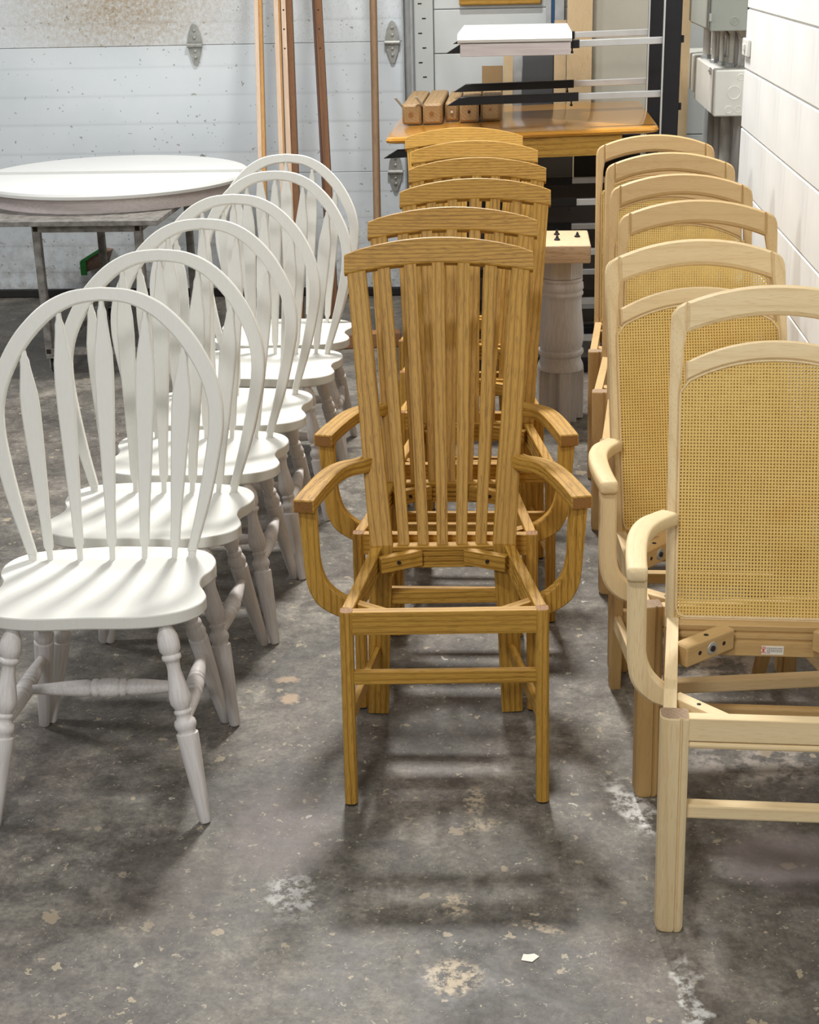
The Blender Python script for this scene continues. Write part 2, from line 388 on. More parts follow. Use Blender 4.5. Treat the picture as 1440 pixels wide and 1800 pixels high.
def prism(bm, poly, org, u, v, nrm, t, ch=0.002, mat=0):
    """poly (a,b) in plane org+u*a+v*b, thickness t along nrm, chamfered rims"""
    u, v, nrm, org = V(u), V(v), V(nrm), V(org)
    n = len(poly); area2 = sum(poly[i][0]*poly[(i+1) % n][1]-poly[(i+1) % n][0]*poly[i][1] for i in range(n))
    if area2 < 0: poly = poly[::-1]
    ins = []
    for i in range(n):
        p, q, r = V(poly[i-1]), V(poly[i]), V(poly[(i+1) % n])
        e1 = (q-p).normalized(); e2 = (r-q).normalized()
        n1 = V((-e1.y, e1.x)); n2 = V((-e2.y, e2.x)); m = n1+n2
        m = m/max(0.35, m.length_squared/2) if m.length > 1e-6 else n1
        ins.append(q+m*ch)
    P = lambda ab, h: org+u*ab[0]+v*ab[1]+nrm*h
    loft(bm, [[P(a, 0) for a in ins], [P(a, ch) for a in poly], [P(a, t-ch) for a in poly], [P(a, t) for a in ins]], mat=mat)
def cr(pts, n=6):
    """Catmull-Rom through points (any dimension)"""
    pts = [V(p) for p in pts]; out = []
    for i in range(len(pts)-1):
        p0, p1, p2, p3 = pts[max(i-1, 0)], pts[i], pts[i+1], pts[min(i+2, len(pts)-1)]
        for k in range(n):
            t = k/n
            out.append(0.5*((2*p1)+(p2-p0)*t+(2*p0-5*p1+4*p2-p3)*t*t+(3*p1-p0-3*p2+p3)*t*t*t))
    out.append(pts[-1]); return out
def interp(tab, x):
    if x <= tab[0][0]: return tab[0][1]
    for (a, b), (c, d) in zip(tab, tab[1:]):
        if x <= c: return b+(d-b)*(x-a)/(c-a)
    return tab[-1][1]
def NB(): return bmesh.new()

# ------------------------------------------------------------------ object helpers
def part(name, me, parent, kind=None, label=None, color=None):
    o = bpy.data.objects.new(name, me); COL.objects.link(o); o.parent = parent
    if kind: o['kind'] = kind
    if label: o['label'] = label
    if color: o.color = color
    return o
def thing(name, label, cat, loc=(0, 0, 0), rz=0.0, group=None, me=None):
    o = bpy.data.objects.new(name, me); COL.objects.link(o); o.location = loc; o.rotation_euler = (0, 0, rz)
    o['label'] = label; o['category'] = cat
    if group: o['group'] = group
    return o
def struct(name, me, label=None):
    o = bpy.data.objects.new(name, me); COL.objects.link(o); o['kind'] = 'structure'
    if label: o['label'] = label
    return o
def mesh1(name, mat, fn, **kw):
    bm = NB(); fn(bm); return fin(bm, name, mat, **kw)

# ================================================================== setting
YD, XW, XR = 7.72, 0.82, 0.90
bm = NB(); bmesh.ops.create_grid(bm, x_segments=2, y_segments=2, size=1)
for v in bm.verts: v.co = V((-1.3+v.co.x*3.2, 3.2+v.co.y*5.2, 0))
struct('floor', fin(bm, 'floor', FLOOR, flat=True), 'stained grey concrete workshop floor with pale chips')

# overhead door of wide white sections
def door_panel(z0, z1, x0, x1):
    bm = NB()
    # ribbed skin: profile in (y, z) extruded along x
    prof = [(YD+0.04, z0), (YD+0.002, z0), (YD, z0+0.002)]
    H = z1-z0
    for f in (0.17, 0.40, 0.62, 0.84):
        z = z0+H*f
        prof += [(YD, z-0.011), (YD+0.0006, z-0.006), (YD, z), (YD-0.0006, z+0.006), (YD, z+0.014)]
    prof += [(YD, z1-0.002), (YD+0.002, z1), (YD+0.04, z1)]
    loft(bm, [[V((x, y, z)) for y, z in prof] for x in (x0, x1)])
    return fin(bm, 'door_panel', DOORM, sharp=20)
doorroot = bpy.data.objects.new('door_1', None); COL.objects.link(doorroot); doorroot['kind'] = 'structure'
doorroot['label'] = 'white overhead workshop door of wide horizontal sections'
for z0, z1 in ((0.03, 0.6455), (0.6475, 1.2865), (1.2885, 1.93), (1.932, 2.5)):
    part('door_panel', door_panel(z0, z1, -4.4, -0.60), doorroot)
part('bottom_seal', mesh1('bottom_seal', RUBBER, lambda b: box(b, (-4.4, YD-0.02, 0.0), (-0.60, YD+0.05, 0.045), 0.006)), doorroot, label='black rubber seal')
def hinge_mesh():
    bm = NB()
    up = [(-0.036, 0.012), (-0.030, 0.055), (-0.012, 0.098), (0, 0.106), (0.012, 0.098), (0.030, 0.055), (0.036, 0.012)]
    dn = [(-0.034, -0.012), (-0.028, -0.045), (-0.010, -0.096), (0, -0.102), (0.010, -0.096), (0.028, -0.045), (0.034, -0.012)]
    for pl in (up, dn): prism(bm, pl, (0, -0.006, 0), (1, 0, 0), (0, 0, 1), (0, -1, 0), 0.005, 0.001)
    lathe(bm, (-0.040, -0.014, 0), (0.040, -0.014, 0), [(0, 0.004), (0.02, 0.012), (0.98, 0.012), (1, 0.004)], 14)
    for z in (-0.06, -0.03, 0.035, 0.07):
        lathe(bm, (0, -0.010, z), (0, -0.017, z), [(0, 0.008), (0.6, 0.008), (1, 0.004)], 8)
    return fin(bm, 'hinge', STEEL)
HG = hinge_mesh()
for x, z in ((-1.657, 1.287), (-0.655, 1.282), (-0.655, 0.645), (-1.657, 0.645)):
    h = part('hinge', HG, doorroot, label='steel door hinge with pointed leaves'); h.location = (x, YD-0.001, z)

# white cladding right of the door
bwall = bpy.data.objects.new('wall_back', None); COL.objects.link(bwall); bwall['kind'] = 'structure'
for z0, z1 in ((0, 0.40), (0.404, 0.81), (0.814, 1.222), (1.226, 1.432), (1.436, 2.5)):
    part('wall_panel', mesh1('wall_panel', WALLP, lambda b: box(b, (-0.445, YD, z0), (1.6, YD+0.06, z1), 0.003)), bwall)
def jamb(b):
    box(b, (-0.545, YD-0.004, 0), (-0.450, YD+0.05, 2.5), 0.002)
jb = struct('trim_1', mesh1('trim_1', WALLP, jamb), 'white slotted jamb strip beside the door track')
for k in range(14):
    z = 0.9+k*0.07
    part('slot', mesh1('slot', DARKHOLE, lambda b: box(b, (-0.525+0.02*(k % 2), YD-0.0055, z), (-0.505+0.02*(k % 2), YD-0.003, z+0.006), 0.0008)), jb)
def track(b):
    prof = [(-0.598, YD-0.10), (-0.598, YD-0.02), (-0.548, YD-0.02), (-0.548, YD-0.10), (-0.556, YD-0.10), (-0.556, YD-0.028), (-0.590, YD-0.028), (-0.590, YD-0.10)]
    loft(b, [[V((x, y, z)) for x, y in prof] for z in (0.0, 2.5)])
tr = struct('trim_2', mesh1('trim_2', GALV, track), 'galvanised vertical door track')

# right wall of painted concrete block with a recess behind
rwall = bpy.data.objects.new('wall_right', None); COL.objects.link(rwall); rwall['kind'] = 'structure'
rwall['label'] = 'white painted concrete block wall'
MORT = plain('painted_mortar', lin(206, 206, 202), 0.7, 0, 0.06)
part('mortar', mesh1('mortar', MORT, lambda b: box(b, (XW+0.004, 0.6, 0), (XW+0.25, 5.79, 2.6), 0.001)), rwall)
CH_, zc = 0.2125, 1.487
BL = {}
def block(y0, y1, z0, z1):
    key = (round(y1-y0, 3), round(z1-z0, 3))
    if key not in BL:
        BL[key] = mesh1('block', BLOCKM, lambda b: loft(b, [[V((x, y, z)) for x, z in ((0.2, 0), (0.003, 0), (0, 0.003), (0, key[1]-0.003), (0.003, key[1]), (0.2, key[1]))] for y in (0, key[0])]))
    o = part('block', BL[key], rwall); o.location = (XW, y0, z0)
for k in range(-7, 6):
    zz0 = zc+k*CH_+0.003; zz1 = zz0+CH_-0.006
    zz0 = max(zz0, 0.0)
    if zz1 < 0.03: continue
    ye = 5.80; first = True
    while ye > 0.8:
        ln = (0.2 if (first and k % 2) else 0.405); first = False
        ys = max(0.6, ye-ln)
        block(ys+0.0004, ye-0.0004, zz0, zz1); ye = ys
def recess(b):
    box(b, (XR, 5.79, 0), (XR+0.15, YD, 2.6), 0.001)
struct('wall_recess', mesh1('wall_recess', BLOCKM, recess), 'shaded white wall of the recess behind the block pier')

# ================================================================== oak slat-back chairs
def oak_meshes():
    M = {}
    def rail_profile_grooved(bm, p0, p1, w, h, inner, mat=0):
        """rail between p0,p1 (centre line), with three grooves on the side facing `inner` (+1/-1 of cross direction)"""
        p0, p1 = V(p0), V(p1); d = (p1-p0).normalized(); s = d.cross(V((0, 0, 1))).normalized()*inner
        hw, hh = w/2, h/2; c = 0.0015
        prof = [(-hw+c, -hh), (-hw, -hh+c), (-hw, hh-c), (-hw+c, hh), (hw-c, hh), (hw, hh-c)]
        z = hh-0.010
        for k in range(3):
            prof += [(hw, z), (hw-0.005, z-0.001), (hw-0.005, z-0.005), (hw, z-0.006)]; z -= 0.0125
        prof += [(hw, -hh+c), (hw-c, -hh)]
        loft(bm, [[p+s*a+V((0, 0, b)) for a, b in prof] for p in (p0, p1)], mat=mat)
    for sd in (-1, 1):
        k = 'L' if sd < 0 else 'R'
        bm = NB()
        rings = []
        def legring(x, y, z, s=1.0):
            a, r = 0.0138*s, 0.0095
            pts = []
            for (cx, cy, a0, n, rad) in ((1, 1, 0, 3, 0.003), (-1, 1, 90, 3, 0.003), (-1, -1, 180, 6, r), (1, -1, 270, 6, r)):
                for i in range(n+1):
                    an = math.radians(a0+90*i/n)
                    pts.append(V((x+(cx*(a-rad)+rad*math.cos(an)), y+(cy*(a-rad)+rad*math.sin(an)), z)))
            return pts
        for z, s in ((0.004, 0.8), (0.007, 1), (0.455, 1), (0.458, 0.93)):
            rings.append(legring(sd*(0.2055-0.005*z/0.458), 0.0138, z, s))
        loft(bm, rings); M['front_leg'+k] = fin(bm, 'front_leg', OAK[2])
        M['glideF'+k] = mesh1('glide', RUBBER, lambda b: lathe(b, (sd*0.2055, 0.0138, 0), (sd*0.2055, 0.0138, 0.005), [(0, 0.010), (1, 0.010)], 14))
        bm = NB()
        zz = [0.0, 0.12, 0.25, 0.36, 0.458, 0.60, 0.74, 0.88, 1.03]
        xs = [(0, 0.161), (0.25, 0.150), (0.458, 0.1387), (0.74, 0.1635), (1.03, 0.1900)]
        ys = [(0, 0.424), (0.12, 0.398), (0.25, 0.378), (0.36, 0.367), (0.458, 0.366), (0.60, 0.432), (0.74, 0.502), (0.88, 0.575), (1.03, 0.655)]
        wd = [(0, 0.050), (0.458, 0.052), (0.74, 0.047), (1.03, 0.043)]
        sweep(bm, [(sd*interp(xs, z), interp(ys, z), z+(0.004 if z == 0 else 0)) for z in zz], [interp(wd, z) for z in zz], 0.030, (0, -1, 0), 0.003)
        M['rear_leg'+k] = fin(bm, 'rear_leg', OAK[2])
        M['glideR'+k] = mesh1('glide', RUBBER, lambda b: box(b, (sd*0.161-0.02, 0.412, 0), (sd*0.161+0.02, 0.436, 0.006), 0.002))
        bm = NB(); rail_profile_grooved(bm, (sd*0.1985, 0.028, 0.4315), (sd*0.150, 0.358, 0.4315), 0.024, 0.0525, -sd)
        M['side_rail'+k] = fin(bm, 'side_rail', OAK[1])
        M['side_stretcher'+k] = mesh1('side_stretcher', OAK[1], lambda b: bar(b, (sd*0.199, 0.026, 0.213), (sd*0.156, 0.372, 0.186), 0.015, 0.032))
        # rear corner block, bevelled ends
        def rblock(b):
            bar(b, (sd*0.142, 0.305, 0.434), (sd*0.050, 0.352, 0.434), 0.020, 0.036)
        M['corner_blockR'+k] = mesh1('corner_block', OAK[0], rblock)
        M['screw'+k] = mesh1('screw_hole', DARKHOLE, lambda b: lathe(b, (sd*0.100, 0.3155, 0.436), (sd*0.0975, 0.3105, 0.436), [(0, 0.0042), (1, 0.0042)], 10))
        M['corner_blockF'+k] = mesh1('corner_block', OAK[0], lambda b: bar(b, (sd*0.184, 0.082, 0.437), (sd*0.112, 0.030, 0.437), 0.022, 0.020))
        # arm: outer/inner outline swept
        bm = NB()
        path = cr([(sd*0.287, 0.108, 0.650), (sd*0.272, 0.19, 0.648), (sd*0.253, 0.285, 0.643), (sd*0.236, 0.345, 0.639), (sd*0.214, 0.388, 0.635), (sd*0.186, 0.420, 0.630), (sd*0.172, 0.445, 0.628)], 4)
        n = len(path); ws = [interp([(0, 0.044), (0.35, 0.044), (0.65, 0.040), (1, 0.036)], i/(n-1)) for i in range(n)]
        sweep(bm, path, ws, 0.028, (0, 0, 1), 0.0025)
        M['arm'+k] = fin(bm, 'arm', OAK[1])
        outer = cr([(0.3005, 0.637), (0.295, 0.554), (0.289, 0.473), (0.277, 0.436), (0.260, 0.414), (0.226, 0.393), (0.189, 0.384)], 4)
        inner = cr([(0.2615, 0.637), (0.260, 0.554), (0.258, 0.514), (0.248, 0.475), (0.230, 0.451), (0.208, 0.435), (0.189, 0.428)], 4)
        bm = NB(); rings = []; c = 0.003; y0, y1 = 0.122, 0.150
        for p, q in zip(outer, inner):
            d = (q-p).normalized()*c
            a, b2, e, f = p, p+d, q-d, q
            rings.append([V((sd*a.x, y0+c, a.y)), V((sd*b2.x, y0, b2.y)), V((sd*e.x, y0, e.y)), V((sd*f.x, y0+c, f.y)), V((sd*f.x, y1-c, f.y)), V((sd*e.x, y1, e.y)), V((sd*b2.x, y1, b2.y)), V((sd*a.x, y1-c, a.y))])
        loft(bm, rings); M['arm_support'+k] = fin(bm, 'arm_support', OAK[2])
    # crest
    bm = NB(); rings = []
    nx = 16; sl = 0.52; nrm = V((0, -1, sl)).normalized()
    for i in range(nx+1):
        x = -0.2175+0.435*i/nx; q = (x/0.2175)**2
        zt = 1.096-0.031*q; zb = 1.0415-0.0205*q
        yb = 0.639+0.006*(1-q)
        def Pt(z, off): return V((x, yb+(z-1.03)*sl, z))+nrm*off
        t0, t1, c = 0.006, -0.022, 0.0025
        e = 0.0025 if i in (0, nx) else 0
        rings.append([Pt(zb+c+e, t0), Pt(zt-c-e, t0), Pt(zt-e, t0-c), Pt(zt-e, t1+c), Pt(zt-c-e, t1), Pt(zb+c+e, t1), Pt(zb+e, t1+c), Pt(zb+e, t0-c)])
    loft(bm, rings); M['crest_rail'] = fin(bm, 'crest_rail', OAK[0], sharp=28)
    tops = (-0.1275, -0.066, -0.0015, 0.0585, 0.1215); bots = (-0.088, -0.044, -0.001, 0.0425, 0.086)
    for i in range(5):
        def slat(b, i=i):
            q = (tops[i]/0.2175)**2
            p = [(0, V((bots[i], 0.371, 0.452))), (0.5, V(((tops[i]+bots[i])/2, 0.514, 0.745))), (1, V((tops[i], 0.657, 1.050-0.02*q)))]
            sweep(b, [a for _, a in p], [0.0255, 0.027, 0.0285], 0.012, (0, -1, 0), 0.0018)
        M['slat%d' % i] = mesh1('slat', OAK[2], slat)
    bm = NB(); rail_profile_grooved(bm, (-0.116, 0.367, 0.4315), (0.116, 0.367, 0.4315), 0.026, 0.0525, 1); M['back_rail'] = fin(bm, 'back_rail', OAK[0])
    M['front_rail'] = mesh1('front_rail', OAK[0], lambda b: box(b, (-0.190, 0.004, 0.4055), (0.190, 0.026, 0.457), 0.0015))
    M['front_stretcher'] = mesh1('front_stretcher', OAK[0], lambda b: box(b, (-0.192, 0.006, 0.290), (0.192, 0.021, 0.321), 0.003))
    M['rear_stretcher'] = mesh1('rear_stretcher', OAK[0], lambda b: box(b, (-0.131, 0.366, 0.310), (0.131, 0.381, 0.341), 0.002))
    return M
OM = oak_meshes()
def oak_chair(x, y, rz, arms, label, group):
    r = thing('armchair' if arms else 'side_chair', label, 'chair', (x, y, 0), rz, group)
    for k in 'LR':
        f = part('front_leg', OM['front_leg'+k], r); part('glide', OM['glideF'+k], f)
        l = part('rear_leg', OM['rear_leg'+k], r); part('glide', OM['glideR'+k], l)
        part('side_rail', OM['side_rail'+k], r); part('side_stretcher', OM['side_stretcher'+k], r)
        cb = part('corner_block', OM['corner_blockR'+k], r); part('screw_hole', OM['screw'+k], cb)
        part('corner_block', OM['corner_blockF'+k], r)
        if arms:
            part('arm', OM['arm'+k], r); part('arm_support', OM['arm_support'+k], r)
    for n in ('crest_rail', 'back_rail', 'front_rail', 'front_stretcher', 'rear_stretcher'): part(n, OM[n], r)
    for i in range(5): part('slat', OM['slat%d' % i], r)
G1 = 'golden oak slat-back chairs in the middle row'
oak_chair(-0.1556, 2.7316, 0.0582, True, 'golden oak slat-back armchair without seat, front of the middle row', G1)
oak_chair(-0.1759, 3.1533, 0.0077, True, 'golden oak slat-back armchair second from the front of the middle row', G1)
oak_chair(-0.1252, 3.6485, 0.0189, False, 'golden oak slat-back chair without arms, third from the front of the middle row', G1)
oak_chair(-0.1507, 4.1021, -0.0098, False, 'golden oak slat-back chair fourth from the front of the middle row', G1)
oak_chair(-0.1758, 4.5371, -0.0138, False, 'golden oak slat-back chair second from the back of the middle row', G1)
oak_chair(-0.2107, 4.9425, 0.0127, False, 'golden oak slat-back chair at the back of the middle row, against the table', G1)

# ================================================================== white hoop-back chairs
def white_meshes():
    M = {}
    SL = 0.1531/0.5816
    yb = lambda z: 0.3032+(z-0.4548)*SL
    U = V((1, 0, 0)); Vv = V((0, SL, 1)); N = V((0, -1, SL)).normalized()
    outer = [(0.190, 0.470), (0.213, 0.539), (0.235, 0.613), (0.254, 0.699), (0.2605, 0.748), (0.259, 0.797), (0.246, 0.852), (0.216, 0.913), (0.179, 0.962), (0.128, 1.006), (0.068, 1.032), (0.0, 1.039)]
    inner = [(0.170, 0.470), (0.190, 0.545), (0.208, 0.625), (0.223, 0.705), (0.2275, 0.750), (0.2265, 0.790), (0.214, 0.838), (0.186, 0.893), (0.153, 0.937), (0.108, 0.978), (0.056, 1.003), (0.0, 1.010)]
    oc = cr(outer, 4); ic = cr(inner, 4)
    pr = list(zip(oc, ic)); full = pr+[(V((-a.x, a.y)), V((-b.x, b.y))) for a, b in pr[-2::-1]]
    bm = NB(); rings = []
    h, c = 0.0105, 0.003
    def P(q, off): return V((q.x, yb(q.y), q.y))+N*off
    def ring(p, q, hh, c):
        d = (q-p).normalized()*c
        return [P(p, hh-c), P(p+d, hh), P(q-d, hh), P(q, hh-c), P(q, -hh+c), P(q-d, -hh), P(p+d, -hh), P(p, -hh+c)]
    for p, q in full: rings.append(ring(p, q, h, c))
    # round tenons at both ends
    def tenon(sg):
        m = V((sg*0.1805, 0.4665)); e = V((sg*0.1775, 0.449)); s = V((sg*1, 0))
        return [ring(m+s*0.0085, m-s*0.0085, 0.008, 0.004), ring(e+s*0.0085, e-s*0.0085, 0.008, 0.004)]
    t1 = tenon(1); t2 = tenon(-1)
    t2 = [[r[3], r[2], r[1], r[0], r[7], r[6], r[5], r[4]] for r in t2]
    t2 = tenon(-1)
    rings = [t1[1], t1[0]]+rings+[t2[0], t2[1]]
    loft(bm, rings); M['hoop'] = fin(bm, 'hoop', WPAINT, sharp=24)
    for i, (xb, xt, zt) in enumerate(((-0.139, -0.178, 0.908), (-0.072, -0.096, 0.986), (0.0, 0.0, 1.013), (0.072, 0.096, 0.986), (0.139, 0.178, 0.908))):
        def sp(b):
            z0 = 0.449; L = zt-z0
            prof = [(0, 0.006, 0.006), (0.035, 0.006, 0.006), (0.052, 0.006, 0.006), (0.075, 0.0105, 0.006), (0.10, 0.0108, 0.006), (0.20, 0.0115, 0.0062), (0.35, 0.0150, 0.0062), (0.50, 0.0178, 0.006), (0.62, 0.0202, 0.006), (0.72, 0.0212, 0.006), (0.80, 0.0198, 0.006), (0.88, 0.0140, 0.006), (0.925, 0.0108, 0.006), (0.955, 0.0098, 0.006), (0.975, 0.0062, 0.006), (1.0, 0.0056, 0.0056)]
            rings = []
            d2 = V((xt-xb, L)).normalized(); s2 = V((d2.y, -d2.x))
            for t, hw, hh in prof:
                c = V((xb+(xt-xb)*t, z0+L*t)); cc = min(0.0028, hw*0.5)
                rings.append(ring(c+s2*hw, c-s2*hw, hh, cc))
            loft(b, rings)
        M['spindle%d' % i] = mesh1('spindle', WPAINT, sp, sharp=24)
    # saddle seat
    half = [(0.0, 0.376), (0.12, 0.364), (0.185, 0.348), (0.220, 0.318), (0.236, 0.275), (0.233, 0.228), (0.217, 0.188), (0.217, 0.148), (0.232, 0.108), (0.238, 0.078), (0.226, 0.040), (0.185, 0.004), (0.11, -0.014), (0.0, -0.012)]
    hc = cr([(a, b) for a, b in half], 5)
    ol = hc+[V((-p.x, p.y)) for p in hc[-2:0:-1]]
    cx = V((0, 0.185))
    def rg(s, z, dish=None):
        out = []
        for p in ol:
            q = cx+(p-cx)*s
            out.append(V((q.x, q.y, z+(dish(q) if dish else 0))))
        return out
    bm = NB()
    def dish(q):
        k = max(0.0, 1-((q.x/0.20)**2+((q.y-0.17)/0.15)**2))
        ridge = 0.004*math.exp(-((q.x/0.03)**2))*max(0, 1-abs(q.y-0.03)/0.08)
        return -0.010*k+ridge
    rings = [rg(0.80, 0.4185), rg(0.93, 0.4215), rg(0.988, 0.4265), rg(1.0, 0.430), rg(1.0, 0.4528), rg(0.9935, 0.4550), rg(0.9, 0.4550, dish), rg(0.8, 0.4550, dish), rg(0.65, 0.4550, dish), rg(0.5, 0.4550, dish), rg(0.35, 0.4550, dish), rg(0.2, 0.4550, dish), rg(0.08, 0.4550, dish)]
    loft(bm, rings); M['seat'] = fin(bm, 'seat', WPAINT, sharp=22)
    fprof = [(0, 0.0125), (0.02, 0.0140), (0.06, 0.0215), (0.10, 0.0232), (0.13, 0.0222), (0.150, 0.0165), (0.155, 0.0200), (0.165, 0.0208), (0.175, 0.0200), (0.182, 0.0160), (0.20, 0.0142), (0.23, 0.0140), (0.30, 0.0190), (0.36, 0.0232), (0.39, 0.0225), (0.415, 0.0170), (0.424, 0.0148), (0.432, 0.0185), (0.442, 0.0185), (0.450, 0.0155), (0.470, 0.0165), (0.480, 0.0215), (0.497, 0.0236), (0.515, 0.0225), (0.525, 0.0195), (0.540, 0.0190), (0.546, 0.0232), (0.56, 0.0234), (0.70, 0.0200), (0.85, 0.0160), (0.985, 0.0128), (1.0, 0.0105)]
    rprof = [(0, 0.0120), (0.03, 0.0130), (0.12, 0.0200), (0.19, 0.0222), (0.24, 0.0205), (0.27, 0.0150), (0.285, 0.0142), (0.295, 0.0190), (0.310, 0.0195), (0.32, 0.0165), (0.335, 0.0205), (0.36, 0.0232), (0.385, 0.0215), (0.398, 0.0185), (0.405, 0.0226), (0.42, 0.0228), (0.60, 0.0200), (0.80, 0.0165), (0.985, 0.0130), (1.0, 0.0105)]
    FT, FF, RT, RF = V((0.158, 0.018, 0.424)), V((0.224, -0.070, 0)), V((0.150, 0.262, 0.424)), V((0.218, 0.369, 0))
    for sd in (-1, 1):
        k = 'L' if sd < 0 else 'R'; m = lambda p: V((sd*p.x, p.y, p.z))
        M['front_leg'+k] = mesh1('front_leg', WWASH, lambda b: lathe(b, m(FT), m(FF), fprof, 24), sharp=50)
        M['rear_leg'+k] = mesh1('rear_leg', WWASH, lambda b: lathe(b, m(RT), m(RF), rprof, 24), sharp=50)
        a = FT.lerp(FF, 0.50); c = RT.lerp(RF, 0.50)
        sprof = [(0.03, 0.0085), (0.12, 0.0105), (0.28, 0.0150), (0.36, 0.0165), (0.385, 0.0150), (0.395, 0.0128), (0.405, 0.0172), (0.43, 0.0178), (0.44, 0.0150), (0.46, 0.0182), (0.54, 0.0185), (0.56, 0.0150), (0.57, 0.0178), (0.595, 0.0172), (0.605, 0.0128), (0.615, 0.0150), (0.64, 0.0165), (0.72, 0.0150), (0.88, 0.0105), (0.97, 0.0085)]
        M['side_stretcher'+k] = mesh1('side_stretcher', WWASH, lambda b: lathe(b, m(a), m(c), [(t, r*1.12) for t, r in sprof], 20), sharp=50)
    a = FT.lerp(FF, 0.50).lerp(RT.lerp(RF, 0.50), 0.5)
    M['cross_stretcher'] = mesh1('cross_stretcher', WWASH, lambda b: lathe(b, (-a.x, a.y, a.z), (a.x, a.y, a.z), [(t, r*1.18) for t, r in sprof], 20), sharp=50)
    return M
WM = white_meshes()
def white_chair(x, y, rz, label):
    r = thing('windsor_chair', label, 'chair', (x, y, 0), rz, 'white hoop-back chairs in the left row')
    part('seat', WM['seat'], r); part('hoop', WM['hoop'], r)
    for i in range(5): part('spindle', WM['spindle%d' % i], r)
    for k in 'LR':
        part('front_leg', WM['front_leg'+k], r); part('rear_leg', WM['rear_leg'+k], r); part('side_stretcher', WM['side_stretcher'+k], r)
    part('cross_stretcher', WM['cross_stretcher'], r)
for (x, y, a), lb in zip(((-0.893, 2.7038, 0.0755), (-0.9012, 3.1393, -0.0077), (-0.8764, 3.5794, 0.0118), (-0.8639, 4.0052, 0.0221), (-0.844, 4.4959, -0.0434), (-0.8378, 4.9208, 0.0325)),
        ('white hoop-back chair at the front of the left row, cut by the frame', 'white hoop-back chair second from the front of the left row', 'white hoop-back chair third from the front of the left row', 'white hoop-back chair fourth from the front of the left row', 'white hoop-back chair second from the back of the left row', 'white hoop-back chair at the back of the left row, before the leaning boards')):
    white_chair(x, y, a, lb)

